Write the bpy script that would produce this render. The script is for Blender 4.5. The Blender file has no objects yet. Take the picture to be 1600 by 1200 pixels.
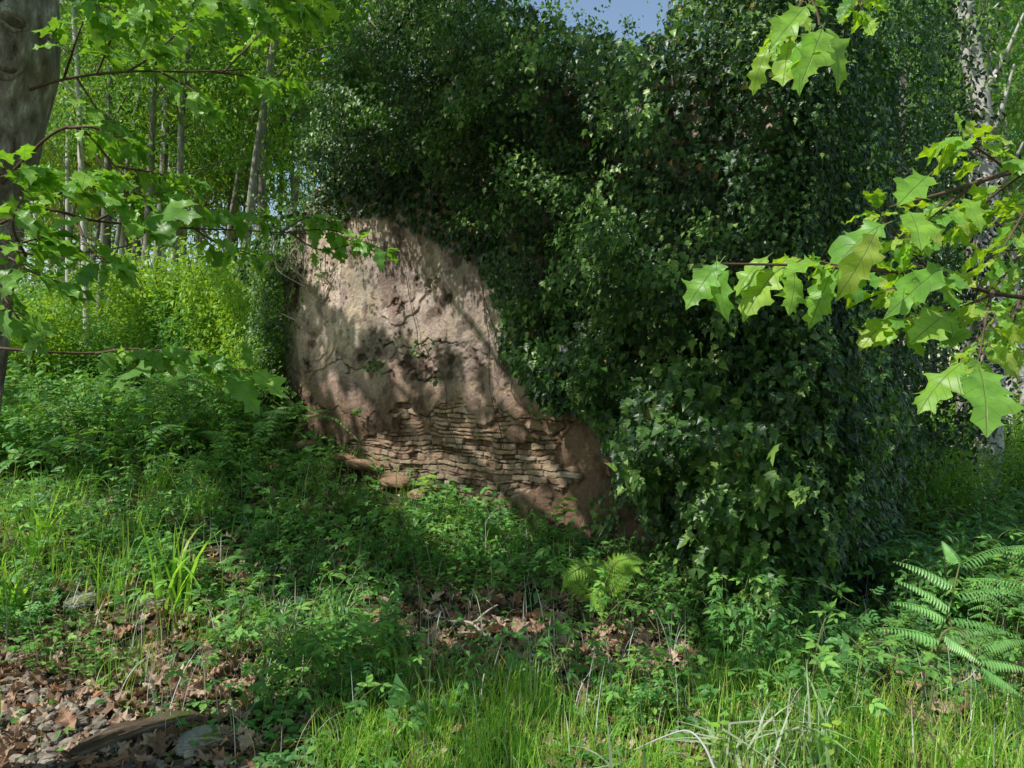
import bpy, math, random
import numpy as np
from mathutils import Vector, Matrix
random.seed(5)
rng = np.random.default_rng(11)
scene = bpy.context.scene
col = scene.collection
F = 1155.0                      # focal length in photo pixels (1600 wide)
EYE = 1.6
A = np.array
def at(px, py, Y): return A([(px-800)/F*Y, Y, EYE-(py-600)/F*Y])
def proj(P):
    Y = np.maximum(P[..., 1], 0.05)
    return 800+P[..., 0]/Y*F, 600-(P[..., 2]-EYE)/Y*F
SUN = A([-0.52, -0.34, 0.78]); SUN = SUN/np.linalg.norm(SUN)

# ---------------------------------------------------------------- noise
def _h(ix, iy, seed):
    n = (ix.astype(np.int64)*374761393+iy.astype(np.int64)*668265263+seed*1274126177) & 0x7fffffff
    n = ((n ^ (n >> 13))*1274126177) & 0x7fffffff
    return ((n ^ (n >> 16)) & 0xffff)/65535.0
def vn(x, y, seed=0):
    x = np.asarray(x, float); y = np.asarray(y, float)
    ix = np.floor(x); iy = np.floor(y); fx = x-ix; fy = y-iy
    fx = fx*fx*(3-2*fx); fy = fy*fy*(3-2*fy)
    a = _h(ix, iy, seed); b = _h(ix+1, iy, seed); c = _h(ix, iy+1, seed); d = _h(ix+1, iy+1, seed)
    return (a*(1-fx)+b*fx)*(1-fy)+(c*(1-fx)+d*fx)*fy
def fbm(x, y, seed=0, o=4):
    s = 0; a = 0.5; t = 0
    for i in range(o):
        s = s+a*vn(np.asarray(x)*2**i, np.asarray(y)*2**i, seed+i*7); t += a; a *= 0.5
    return s/t
def sst(x, a, b):
    t = np.clip((np.asarray(x, float)-a)/(b-a), 0, 1); return t*t*(3-2*t)
def voro(x, y, seed=0):
    ix = np.floor(x); iy = np.floor(y)
    f1 = np.full(x.shape, 9.0); f2 = np.full(x.shape, 9.0); idv = np.zeros(x.shape)
    for dx in (-1, 0, 1):
        for dy in (-1, 0, 1):
            cx = ix+dx; cy = iy+dy
            px = cx+0.15+0.7*_h(cx, cy, seed); py = cy+0.2+0.6*_h(cx, cy, seed+5)
            d = np.hypot(px-x, py-y); r = _h(cx, cy, seed+9)
            new = d < f1
            f2 = np.where(new, f1, np.minimum(f2, d)); idv = np.where(new, r, idv); f1 = np.where(new, d, f1)
    return f1, f2, idv

def gz(x, y):
    x = np.asarray(x, float); y = np.asarray(y, float)
    w = sst(-x, -3.5, 0.0)
    yy = np.log1p(np.exp((y-2.3)*3))/3
    yy = np.where(y > 12, y-2.3, yy)
    rise = 0.155*np.minimum(yy, 20+0.25*(np.maximum(yy, 20)-20))
    z = w*rise + (1-w)*(-0.01*np.maximum(y-4, 0))
    z = z+0.10*(fbm(x*0.9, y*0.9, 3)-0.5)+0.04*(fbm(x*3.5, y*3.5, 4)-0.5)
    # low bank on the left
    z = z+0.16*sst(y, 3.7, 4.8)*sst(-x, 0.7, 1.8)
    return z

def in_poly(px, py, poly):
    px = np.asarray(px, float); py = np.asarray(py, float)
    inside = np.zeros(px.shape, bool); n = len(poly)
    for i in range(n):
        x1, y1 = poly[i]; x2, y2 = poly[(i+1) % n]
        c = ((y1 > py) != (y2 > py)) & (px < (x2-x1)*(py-y1)/((y2-y1)+1e-9)+x1)
        inside ^= c
    return inside
def poly_dist(px, py, poly):
    d = np.full(np.shape(px), 1e9); n = len(poly)
    for i in range(n):
        a = A(poly[i], float); b = A(poly[(i+1) % n], float); ab = b-a
        t = np.clip(((px-a[0])*ab[0]+(py-a[1])*ab[1])/(ab@ab+1e-9), 0, 1)
        d = np.minimum(d, np.hypot(px-a[0]-t*ab[0], py-a[1]-t*ab[1]))
    return d

# ---------------------------------------------------------------- mesh building
class MB:
    def __init__(s): s.V = []; s.L = []; s.C = []; s.R = []; s.U = []; s.M = []; s.n = 0
    def add(s, V, Fl, Cn, rnd=0.5, uv=None, mi=0):
        V = np.asarray(V, float).reshape(-1, 3); Fl = np.asarray(Fl, np.int64).ravel(); Cn = np.asarray(Cn, np.int64).ravel()
        s.V.append(V); s.L.append(Fl+s.n); s.C.append(Cn)
        s.R.append(np.broadcast_to(np.asarray(rnd, float), (len(V),)).copy())
        s.U.append(np.zeros((len(V), 2)) if uv is None else np.asarray(uv, float).reshape(-1, 2))
        s.M.append(np.full(len(Cn), mi)); s.n += len(V)
    def build(s, name, mats, parent=None, smooth=True, origin=None, link=True):
        V = np.concatenate(s.V); L = np.concatenate(s.L); C = np.concatenate(s.C)
        if origin is not None: V = V-np.asarray(origin, float)
        me = bpy.data.meshes.new(name)
        me.vertices.add(len(V)); me.vertices.foreach_set('co', V.astype(np.float32).ravel())
        me.loops.add(len(L)); me.loops.foreach_set('vertex_index', L.astype(np.int32))
        me.polygons.add(len(C)); st = np.concatenate([[0], np.cumsum(C)[:-1]])
        me.polygons.foreach_set('loop_start', st.astype(np.int32))
        me.polygons.foreach_set('material_index', np.concatenate(s.M).astype(np.int32))
        me.polygons.foreach_set('use_smooth', np.full(len(C), smooth))
        at_ = me.attributes.new('rnd', 'FLOAT', 'POINT'); at_.data.foreach_set('value', np.concatenate(s.R).astype(np.float32))
        u = np.concatenate(s.U)
        au = me.attributes.new('luv', 'FLOAT_VECTOR', 'POINT')
        au.data.foreach_set('vector', np.column_stack([u, np.zeros(len(u))]).astype(np.float32).ravel())
        if not isinstance(mats, (list, tuple)): mats = [mats]
        for m in mats: me.materials.append(m)
        me.update(calc_edges=True)
        o = bpy.data.objects.new(name, me)
        if link: col.objects.link(o)
        if origin is not None: o.location = Vector([float(q) for q in origin])
        if parent is not None:
            o.parent = parent
            if origin is not None: o.location = Vector([float(q) for q in origin])-parent.location
        return o
def grid_faces(nu, nv, wrap=False):
    i, j = np.meshgrid(np.arange(nu if wrap else nu-1), np.arange(nv-1), indexing='ij')
    a = i*nv+j; b = ((i+1) % nu)*nv+j
    return np.stack([a, b, b+1, a+1], -1).reshape(-1, 4)
def tube(mb, pts, rad, n=8, rnd=0.5, bump=0.0, seed=0, mi=0, v0=0.0):
    P = np.asarray(pts, float); m = len(P); rad = np.broadcast_to(rad, (m,))
    T = np.gradient(P, axis=0); T /= (np.linalg.norm(T, axis=1, keepdims=True)+1e-9)
    ref = A([0.31, 0.2, 0.93]) if abs(T[0, 2]) < 0.8 else A([1.0, 0.1, 0])
    X = np.cross(T, ref); X /= np.linalg.norm(X, axis=1, keepdims=True)+1e-9; Y = np.cross(T, X)
    th = np.linspace(0, 2*np.pi, n, endpoint=False)
    L = np.concatenate([[0], np.cumsum(np.linalg.norm(np.diff(P, axis=0), axis=1))])
    TH, LL = np.meshgrid(th, L, indexing='ij')
    R = rad[None, :]*np.ones((n, 1))
    if bump: R = R*(1+bump*2*(fbm(np.cos(TH)*2+5, LL*3/ (rad.mean()*12+.2)+np.sin(TH)*2, seed)-0.5))
    V = P[None]+(np.cos(TH)[..., None]*X[None]+np.sin(TH)[..., None]*Y[None])*R[..., None]
    mb.add(V, grid_faces(n, m, True), np.full(n*(m-1), 4), rnd, np.stack([TH/6.283, LL+v0], -1), mi)
def spline(pts, n):
    P = np.asarray(pts, float); m = len(P)
    if m < 3: t = np.linspace(0, 1, n)[:, None]; return P[0]*(1-t)+P[-1]*t
    Q = np.vstack([2*P[0]-P[1], P, 2*P[-1]-P[-2]]); out = []
    for u in np.linspace(0, m-1-1e-6, n):
        i = int(u); t = u-i; p0, p1, p2, p3 = Q[i:i+4]
        out.append(0.5*((2*p1)+(-p0+p2)*t+(2*p0-5*p1+4*p2-p3)*t*t+(-p0+3*p1-3*p2+p3)*t**3))
    return np.array(out)
def norm(v): return v/(np.linalg.norm(v, axis=-1, keepdims=True)+1e-9)
def scatter(mb, tpl, P, D, N, S, rnd=None, mi=0):
    """leaf templates at points P, tips along D, faces towards N, sizes S"""
    V, Fl, Cn, UV = tpl; P = np.asarray(P, float).reshape(-1, 3); k = len(P)
    if k == 0: return
    D = norm(np.broadcast_to(D, P.shape)); N = np.broadcast_to(N, P.shape)
    Z = norm(N-(N*D).sum(-1, keepdims=True)*D); X = np.cross(D, Z)
    S = np.broadcast_to(S, (k,))
    R = np.stack([X, D, Z], 1)                                  # k,3axes,3
    W = P[:, None, :]+np.einsum('va,kab->kvb', V, R)*S[:, None, None]
    nv = len(V)
    Fa = (Fl[None]+(np.arange(k)*nv)[:, None]).ravel()
    if rnd is None: rnd = rng.random(k)
    mb.add(W, Fa, np.tile(Cn, k), np.repeat(rnd, nv), np.tile(UV, (k, 1)), mi)
def strip_leaf(outline, bend=0.15, fold=0.15, wav=0.02, seed=0, pet=0.0, asym=0.0):
    """outline: (t, w) half outline from base to tip; mirrored, folded on its midrib"""
    r = np.random.default_rng(seed); V = []; UV = []; F_ = []; C_ = []
    n = len(outline)
    for i, (t, w) in enumerate(outline):
        for sd in (-1, 0, 1):
            ww = abs(sd)*w*(1+asym*r.uniform(-1, 1)); tt = t+(abs(sd)*asym*0.08*r.uniform(-1, 1)) if 0 < i < n-1 else t
            if sd == 0: tt = min(max(t, 0), 1)
            z = fold*ww-bend*tt*tt+wav*math.sin(tt*17+sd*2+seed)*(ww*4)
            V.append((sd*ww, tt, z)); UV.append((sd*ww, tt))
    for i in range(n-1):
        a = i*3
        F_ += [a, a+1, a+4, a+3, a+1, a+2, a+5, a+4]; C_ += [4, 4]
    if pet:
        b = len(V); V += [(-.008, -pet, 0.02), (.008, -pet, 0.02), (.008, 0.02, 0), (-.008, 0.02, 0)]; UV += [(0, 0)]*4; F_ += [b, b+1, b+2, b+3]; C_.append(4)
    return (A(V, float), A(F_), A(C_), A(UV, float))
OAK_O = [(0, .012), (.06, .05), (.13, .12), (.19, .20), (.215, .235), (.24, .20), (.275, .165), (.33, .21), (.40, .30), (.435, .345), (.455, .31), (.48, .24), (.51, .205), (.57, .25), (.64, .31), (.675, .35), (.69, .29), (.71, .215), (.74, .165), (.79, .18), (.84, .205), (.865, .215), (.88, .14), (.91, .08), (1.0, .004)]
OAK_O = [(t, w*.87) for t, w in OAK_O]
OAK = [strip_leaf(OAK_O, b, f, w, i, 0.16, 0.16) for i, (b, f, w) in enumerate([(.3, .25, .06), (.55, -.1, .08), (.15, .4, .07), (.8, .2, .08), (.1, .15, .09), (.4, -.3, .07)])]
OAKS = strip_leaf([(0, .01), (.2, .2), (.27, .12), (.43, .34), (.5, .15), (.68, .36), (.73, .13), (.87, .2), (1, .01)], .2, .15, .02, 3, .1)
IVY = [strip_leaf([(-.04, .10), (.06, .36), (.17, .42), (.30, .27), (.45, .40), (.54, .20), (.78, .09), (1, .01)], b, f, .03, i, .3, .2) for i, (b, f) in enumerate([(.15, .15), (.3, -.1), (.05, .3), (.2, .05)])]
IVYO = strip_leaf([(-.03, .12), (.1, .36), (.4, .30), (.75, .12), (1, .01)], .2, .2, .02, 9, .3, .15)
OVT = [strip_leaf([(0, .02), (.25, .2), (.6, .19), (1, .01)], b, f, .03, i) for i, (b, f) in enumerate([(.2, .2), (.4, .05), (.1, .35)])]
RND = strip_leaf([(0, .05), (.2, .34), (.6, .36), (.9, .16), (1, .01)], .12, .2, .02, 2)
_c, _s = math.cos(1.25), math.sin(1.25)
def multi(tpl, rots):
    V, Fl, Cn, UV = tpl; VV = []; FF = []; CC = []; UU = []; n = 0
    for ang, sc, off in rots:
        c, s = math.cos(ang), math.sin(ang)
        W = V.copy()*sc; X = W[:, 0]*c-W[:, 1]*s+off[0]; Y = W[:, 0]*s+W[:, 1]*c+off[1]
        VV.append(np.column_stack([X, Y, W[:, 2]])); FF.append(Fl+n); CC.append(Cn); UU.append(UV); n += len(V)
    return (np.vstack(VV), np.concatenate(FF), np.concatenate(CC), np.vstack(UU))
SER = strip_leaf([(0, .03), (.12, .17), (.2, .2), (.24, .17), (.4, .25), (.44, .21), (.6, .22), (.65, .17), (.8, .12), (1, .01)], .2, .2, .03, 4)
BRAM = multi(SER, [(0, .62, (0, .32)), (1.2, .5, (-.02, .22)), (-1.2, .5, (.02, .22))])
CLOV = multi(RND, [(0, .5, (0, .1)), (2.1, .5, (0, .1)), (-2.1, .5, (0, .1))])
PINN = multi(OVT[0], [(0, .35, (0, .65))]+[(s*1.0, .33, (0, y)) for y in (.15, .38, .6) for s in (-1, 1)])
def blade_tpl(curve, kink=None, seed=0, n=6, w=0.018):
    V = []; UV = []; F_ = []; C_ = []
    y = z = 0.0; ang = math.pi/2-0.12
    for i in range(n+1):
        t = i/n; ww = w*(1-t**2.2)+0.001
        V += [(-ww, y, z), (ww, y, z)]; UV += [(0, t), (1, t)]
        ang -= curve*(0.3+1.4*t)/n
        if kink and i == kink: ang -= 1.4
        y += math.cos(ang)/n; z += math.sin(ang)/n
    for i in range(n):
        a = i*2; F_ += [a, a+1, a+3, a+2]; C_.append(4)
    return (A(V, float), A(F_), A(C_), A(UV, float))
BLADES = [blade_tpl(c, None, i, 6, w) for i, (c, w) in enumerate([(.3, .014), (.8, .014), (1.4, .016), (2.0, .014), (.5, .010)])]
KINKS = [blade_tpl(.4, 3, 5, 7, .013), blade_tpl(.3, 4, 5, 7, .013)]
def blades(mb, P, ht, mi=0, tpls=BLADES, rnd=None, w=1.0):
    k = len(P); c = rng.integers(0, len(tpls), k); a = rng.random(k)*6.283
    D = np.column_stack([np.cos(a), np.sin(a), rng.normal(0, .12, k)])
    r = rng.random(k) if rnd is None else np.broadcast_to(rnd, (k,))
    ht = np.broadcast_to(ht, (k,))
    for i, t in enumerate(tpls):
        m = c == i
        t2 = (t[0]*A([w, 1, 1]), t[1], t[2], t[3])
        scatter(mb, t2, P[m], D[m], A([0, 0, 1.0]), ht[m], r[m], mi)

# ---------------------------------------------------------------- materials
def new_mat(name):
    m = bpy.data.materials.new(name); m.use_nodes = True; nt = m.node_tree; nt.nodes.clear()
    out = nt.nodes.new('ShaderNodeOutputMaterial'); return m, nt, out
def N_(nt, t, **kw):
    n = nt.nodes.new(t)
    for k, v in kw.items():
        if k.startswith('i_'):
            n.inputs[k[2:].replace('_', ' ')].default_value = v
        else: setattr(n, k, v)
    return n
def ramp(nt, fac, stops, interp='LINEAR'):
    r = nt.nodes.new('ShaderNodeValToRGB'); e = r.color_ramp.elements; r.color_ramp.interpolation = interp
    while len(e) < len(stops): e.new(0.5)
    for x, (p, c) in zip(e, stops): x.position = p; x.color = (*c, 1)
    nt.links.new(fac, r.inputs[0]); return r.outputs[0]
def leaf_mat(name, cols, trans, tf=0.35, rough=0.45, spec=0.4, vein=False, dull=0.0):
    """cols: dark to light base colours picked per leaf; trans: colour of the light that comes through"""
    m, nt, out = new_mat(name); lk = nt.links.new
    a = N_(nt, 'ShaderNodeAttribute', attribute_name='rnd')
    cols = [tuple(min(.6, q*LB_) for q in cc) for cc in cols]; trans = tuple(min(.9, q*1.15) for q in trans)
    n = len(cols); c = ramp(nt, a.outputs['Fac'], [(i/(n-1), q) for i, q in enumerate(cols)])
    tc = N_(nt, 'ShaderNodeNewGeometry')
    nz = N_(nt, 'ShaderNodeTexNoise', i_Scale=26.0 if vein else 9.0, i_Detail=4.0); lk(tc.outputs['Position'], nz.inputs['Vector'])
    mx = N_(nt, 'ShaderNodeMix', data_type='RGBA', blend_type='MULTIPLY'); mx.inputs[0].default_value = 0.6
    rr = ramp(nt, nz.outputs['Fac'], [(0.3, (.6, .62, .6)), (0.7, (1.25, 1.2, 1.1))])
    lk(c, mx.inputs[6]); lk(rr, mx.inputs[7]); c = mx.outputs[2]
    bs = N_(nt, 'ShaderNodeBsdfPrincipled'); bs.inputs['Roughness'].default_value = rough; bs.inputs['Specular IOR Level'].default_value = spec
    tr = N_(nt, 'ShaderNodeBsdfTranslucent')
    tm = N_(nt, 'ShaderNodeMix', data_type='RGBA', blend_type='MULTIPLY'); tm.inputs[0].default_value = 1.0
    tm.inputs[6].default_value = (*trans, 1); lk(rr, tm.inputs[7]); tcol = tm.outputs[2]
    if vein:
        u = N_(nt, 'ShaderNodeAttribute', attribute_name='luv'); sx = N_(nt, 'ShaderNodeSeparateXYZ'); lk(u.outputs['Vector'], sx.inputs[0])
        ab = N_(nt, 'ShaderNodeMath', operation='ABSOLUTE'); lk(sx.outputs[0], ab.inputs[0])
        mid = N_(nt, 'ShaderNodeMapRange'); mid.inputs['From Min'].default_value = 0.003; mid.inputs['From Max'].default_value = 0.010
        mid.inputs['To Min'].default_value = 1; mid.inputs['To Max'].default_value = 0; lk(ab.outputs[0], mid.inputs['Value'])
        m1 = N_(nt, 'ShaderNodeMath', operation='MULTIPLY_ADD'); lk(ab.outputs[0], m1.inputs[0]); m1.inputs[1].default_value = -0.85; lk(sx.outputs[1], m1.inputs[2])
        m2 = N_(nt, 'ShaderNodeMath', operation='MULTIPLY'); m2.inputs[1].default_value = 7.2; lk(m1.outputs[0], m2.inputs[0])
        m3 = N_(nt, 'ShaderNodeMath', operation='FRACT'); lk(m2.outputs[0], m3.inputs[0])
        m4 = N_(nt, 'ShaderNodeMath', operation='SUBTRACT'); lk(m3.outputs[0], m4.inputs[0]); m4.inputs[1].default_value = 0.5
        m5 = N_(nt, 'ShaderNodeMath', operation='ABSOLUTE'); lk(m4.outputs[0], m5.inputs[0])
        sd = N_(nt, 'ShaderNodeMapRange'); sd.inputs['From Min'].default_value = 0.01; sd.inputs['From Max'].default_value = 0.06
        sd.inputs['To Min'].default_value = 0.38; sd.inputs['To Max'].default_value = 0; lk(m5.outputs[0], sd.inputs['Value'])
        mv = N_(nt, 'ShaderNodeMath', operation='MAXIMUM'); lk(mid.outputs[0], mv.inputs[0]); lk(sd.outputs[0], mv.inputs[1])
        vx = N_(nt, 'ShaderNodeMix', data_type='RGBA'); lk(mv.outputs[0], vx.inputs[0]); lk(c, vx.inputs[6]); vx.inputs[7].default_value = (.22, .30, .09, 1); c = vx.outputs[2]
        vt = N_(nt, 'ShaderNodeMix', data_type='RGBA'); lk(mv.outputs[0], vt.inputs[0]); lk(tcol, vt.inputs[6]); vt.inputs[7].default_value = (.16, .26, .02, 1); tcol = vt.outputs[2]
        bp = N_(nt, 'ShaderNodeBump'); bp.inputs['Strength'].default_value = 0.5; bp.inputs['Distance'].default_value = 0.004; bp.invert = True
        lk(mv.outputs[0], bp.inputs['Height']); lk(bp.outputs[0], bs.inputs['Normal'])
    lk(c, bs.inputs['Base Color']); lk(tcol, tr.inputs['Color'])
    ms = N_(nt, 'ShaderNodeMixShader'); ms.inputs[0].default_value = tf
    lk(bs.outputs[0], ms.inputs[1]); lk(tr.outputs[0], ms.inputs[2]); lk(ms.outputs[0], out.inputs['Surface'])
    return m
def rough_mat(name, stops, scale=4.0, bump=0.5, dist=0.02, rough=0.9, stops2=None, s2=1.2, stretch=(1, 1, 1), usernd=0.0, moss=None):
    m, nt, out = new_mat(name); lk = nt.links.new
    tc = N_(nt, 'ShaderNodeTexCoord'); mp = N_(nt, 'ShaderNodeMapping'); mp.inputs['Scale'].default_value = stretch; lk(tc.outputs['Object'], mp.inputs[0])
    nz = N_(nt, 'ShaderNodeTexNoise', i_Scale=scale, i_Detail=8.0, i_Roughness=0.65); lk(mp.outputs[0], nz.inputs['Vector'])
    c = ramp(nt, nz.outputs['Fac'], stops)
    if stops2:
        n2 = N_(nt, 'ShaderNodeTexNoise', i_Scale=s2, i_Detail=5.0, i_Roughness=0.6); lk(mp.outputs[0], n2.inputs['Vector'])
        c2 = ramp(nt, n2.outputs['Fac'], stops2); mx = N_(nt, 'ShaderNodeMix', data_type='RGBA', blend_type='MULTIPLY'); mx.inputs[0].default_value = 1
        lk(c, mx.inputs[6]); lk(c2, mx.inputs[7]); c = mx.outputs[2]
    if usernd:
        a = N_(nt, 'ShaderNodeAttribute', attribute_name='rnd'); c3 = ramp(nt, a.outputs['Fac'], [(0, (1-usernd,)*3), (1, (1+usernd, 1+usernd*.9, 1+usernd*.75))])
        mx = N_(nt, 'ShaderNodeMix', data_type='RGBA', blend_type='MULTIPLY'); mx.inputs[0].default_value = 1
        lk(c, mx.inputs[6]); lk(c3, mx.inputs[7]); c = mx.outputs[2]
    if moss:
        ge = N_(nt, 'ShaderNodeNewGeometry'); sp = N_(nt, 'ShaderNodeSeparateXYZ'); lk(ge.outputs['Normal'], sp.inputs[0])
        n3 = N_(nt, 'ShaderNodeTexNoise', i_Scale=moss[1], i_Detail=5.0); lk(tc.outputs['Object'], n3.inputs['Vector'])
        ad = N_(nt, 'ShaderNodeMath', operation='MULTIPLY_ADD'); lk(sp.outputs[2], ad.inputs[0]); ad.inputs[1].default_value = 0.25; lk(n3.outputs['Fac'], ad.inputs[2])
        mr = N_(nt, 'ShaderNodeMapRange'); mr.inputs['From Min'].default_value = moss[2]; mr.inputs['From Max'].default_value = moss[2]+0.08; lk(ad.outputs[0], mr.inputs['Value'])
        mx = N_(nt, 'ShaderNodeMix', data_type='RGBA'); lk(mr.outputs[0], mx.inputs[0]); lk(c, mx.inputs[6]); mx.inputs[7].default_value = (*moss[0], 1); c = mx.outputs[2]
    bs = N_(nt, 'ShaderNodeBsdfPrincipled'); bs.inputs['Roughness'].default_value = rough; bs.inputs['Specular IOR Level'].default_value = 0.25
    bp = N_(nt, 'ShaderNodeBump'); bp.inputs['Strength'].default_value = bump; bp.inputs['Distance'].default_value = dist
    lk(nz.outputs['Fac'], bp.inputs['Height']); lk(bp.outputs[0], bs.inputs['Normal']); lk(c, bs.inputs['Base Color']); lk(bs.outputs[0], out.inputs['Surface'])
    return m
M = {}
LB_ = 1.9
LB_ = 1.75
M['ivy'] = leaf_mat('ivy_leaf', [(.010, .026, .010), (.022, .052, .014), (.040, .088, .020), (.068, .135, .028), (.14, .23, .05)], (.12, .30, .03), .28, .38, .45)
M['ivy_old'] = leaf_mat('ivy_old_leaf', [(.10, .07, .02), (.2, .16, .03), (.14, .06, .02)], (.3, .25, .04), .2)
LB_ = 2.1
M['oak'] = leaf_mat('oak_leaf', [(.05, .13, .02), (.08, .19, .03), (.12, .25, .035), (.16, .29, .04)], (.27, .54, .03), .45, .42, .5, vein=True)
LB_ = 2.5
M['oak_young'] = leaf_mat('young_oak_leaf', [(.04, .12, .025), (.09, .20, .03), (.14, .27, .035), (.20, .34, .045)], (.50, .76, .02), .5, .42, .5, vein=True)
LB_ = 2.3
M['tree'] = leaf_mat('tree_leaf', [(.03, .08, .02), (.055, .13, .025), (.09, .18, .03), (.13, .22, .03)], (.26, .48, .07), .45)
M['tree_yel'] = leaf_mat('yellow_tree_leaf', [(.10, .16, .02), (.17, .24, .03), (.24, .30, .05)], (.5, .6, .06), .45)
LB_ = 1.3
M['dark'] = leaf_mat('holly_leaf', [(.012, .03, .012), (.025, .055, .02), (.045, .085, .03)], (.07, .16, .03), .2, .35, .5)
LB_ = 2.2
M['shrub'] = leaf_mat('shrub_leaf', [(.07, .15, .02), (.12, .23, .03), (.18, .29, .04)], (.42, .62, .03), .42)
LB_ = 2.2
M['herb'] = leaf_mat('herb_leaf', [(.03, .09, .03), (.05, .14, .04), (.08, .19, .05), (.11, .22, .05)], (.22, .46, .05), .38)
M['bram'] = leaf_mat('bramble_leaf', [(.03, .08, .025), (.055, .14, .035), (.09, .2, .045), (.13, .25, .05)], (.24, .48, .04), .35)
LB_ = 3.0
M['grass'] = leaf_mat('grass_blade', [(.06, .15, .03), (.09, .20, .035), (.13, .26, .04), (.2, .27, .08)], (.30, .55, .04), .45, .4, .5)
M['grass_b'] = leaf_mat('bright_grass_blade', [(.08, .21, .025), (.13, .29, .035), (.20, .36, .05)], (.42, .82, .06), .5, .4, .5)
M['sedge'] = leaf_mat('pale_blade', [(.10, .18, .08), (.16, .25, .12), (.24, .32, .18)], (.38, .52, .12), .35, .35, .6)
M['straw'] = leaf_mat('dry_blade', [(.28, .22, .13), (.42, .35, .22), (.5, .44, .3)], (.4, .3, .15), .25)
LB_ = 2.8
M['fern'] = leaf_mat('fern_frond', [(.05, .14, .03), (.08, .19, .05), (.12, .24, .07)], (.28, .5, .06), .35, .35, .6)
LB_ = 2.2
M['fern_y'] = leaf_mat('young_fern_frond', [(.12, .24, .03), (.18, .32, .05)], (.45, .68, .05), .4)
LB_ = 1.3
M['dry'] = leaf_mat('dry_leaf', [(.10, .06, .035), (.19, .12, .08), (.32, .22, .16), (.46, .36, .28), (.28, .13, .07)], (.35, .2, .08), .15, .7, .3)
M['bark'] = rough_mat('oak_bark', [(.3, (.12, .09, .07)), (.44, (.34, .29, .25)), (.55, (.48, .43, .39)), (.66, (.80, .78, .72))], 26, 1, .05, stops2=[(.33, (.28, .25, .22)), (.46, (.85, .8, .78)), (.65, (1.2, 1.15, 1.1))], s2=4.5, stretch=(1, 1, .45), moss=((.05, .07, .02), 5, .74))
M['bark_grey'] = rough_mat('grey_bark', [(.3, (.10, .09, .075)), (.5, (.25, .23, .20)), (.7, (.45, .43, .39))], 9, .7, .02, stretch=(1, 1, .3))
M['bark_pale'] = rough_mat('pale_bark', [(.3, (.22, .20, .17)), (.42, (.46, .43, .39)), (.7, (.68, .66, .61))], 7, .6, .015, stretch=(1, 1, .5))
M['twig'] = rough_mat('twig_bark', [(.3, (.07, .045, .03)), (.7, (.17, .12, .08))], 20, .3, .004)
M['greentwig'] = rough_mat('green_stem', [(.3, (.10, .13, .04)), (.7, (.20, .22, .08))], 20, .2, .004)
M['deadwood'] = rough_mat('bleached_wood', [(.3, (.26, .22, .18)), (.7, (.55, .50, .44))], 14, .5, .006, stretch=(1, 1, 1))
M['log'] = rough_mat('rotten_wood', [(.3, (.05, .035, .02)), (.5, (.15, .11, .075)), (.66, (.36, .28, .2))], 16, 1, .03, stretch=(.22, 1.6, 1.6), moss=((.10, .11, .03), 9, .74))
M['rock'] = rough_mat('grey_rock', [(.3, (.12, .10, .085)), (.5, (.26, .24, .22)), (.72, (.44, .42, .39))], 12, .8, .012, stops2=[(.35, (.6, .58, .55)), (.65, (1.2, 1.15, 1.05))], s2=4, usernd=.6)
M['rock_moss'] = rough_mat('mossy_rock', [(.3, (.13, .13, .12)), (.5, (.27, .27, .25)), (.72, (.42, .42, .39))], 12, .8, .012, moss=((.13, .16, .03), 8, .72))
LB_ = 1.1
M['white'] = leaf_mat('white_petal', [(.55, .6, .5), (.75, .8, .7)], (.5, .6, .4), .2)
# ground: dark humus with scattered litter colours and green
def ground_mat():
    m, nt, out = new_mat('forest_floor'); lk = nt.links.new
    tc = N_(nt, 'ShaderNodeTexCoord')
    v = N_(nt, 'ShaderNodeTexVoronoi', i_Scale=16.0); lk(tc.outputs['Object'], v.inputs['Vector'])
    sx = N_(nt, 'ShaderNodeSeparateColor'); lk(v.outputs['Color'], sx.inputs[0])
    c = ramp(nt, sx.outputs[0], [(0, (.045, .032, .02)), (.4, (.09, .062, .038)), (.7, (.17, .12, .08)), (1, (.27, .2, .14))])
    n1 = N_(nt, 'ShaderNodeTexNoise', i_Scale=5.0, i_Detail=9.0, i_Roughness=.7); lk(tc.outputs['Object'], n1.inputs['Vector'])
    c1 = ramp(nt, n1.outputs['Fac'], [(.35, (.35, .35, .35)), (.65, (1.1, 1.05, 1.0))])
    mx = N_(nt, 'ShaderNodeMix', data_type='RGBA', blend_type='MULTIPLY'); mx.inputs[0].default_value = 1; lk(c, mx.inputs[6]); lk(c1, mx.inputs[7])
    n2 = N_(nt, 'ShaderNodeTexNoise', i_Scale=1.1, i_Detail=8.0, i_Roughness=.7); lk(tc.outputs['Object'], n2.inputs['Vector'])
    g = ramp(nt, n2.outputs['Fac'], [(.45, (0, 0, 0)), (.6, (1, 1, 1))])
    mg = N_(nt, 'ShaderNodeMix', data_type='RGBA'); lk(g, mg.inputs[0]); lk(mx.outputs[2], mg.inputs[6]); mg.inputs[7].default_value = (.03, .06, .018, 1)
    bs = N_(nt, 'ShaderNodeBsdfPrincipled'); bs.inputs['Roughness'].default_value = .95; bs.inputs['Specular IOR Level'].default_value = .15
    bp = N_(nt, 'ShaderNodeBump'); bp.inputs['Strength'].default_value = 1; bp.inputs['Distance'].default_value = .04; lk(n1.outputs['Fac'], bp.inputs['Height'])
    lk(bp.outputs[0], bs.inputs['Normal']); lk(mg.outputs[2], bs.inputs['Base Color']); lk(bs.outputs[0], out.inputs['Surface'])
    return m
M['ground'] = ground_mat()
M['gravel'] = rough_mat('gravelly_soil', [(.3, (.06, .05, .04)), (.5, (.14, .12, .10)), (.7, (.28, .25, .22))], 30, 1, .02)
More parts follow.
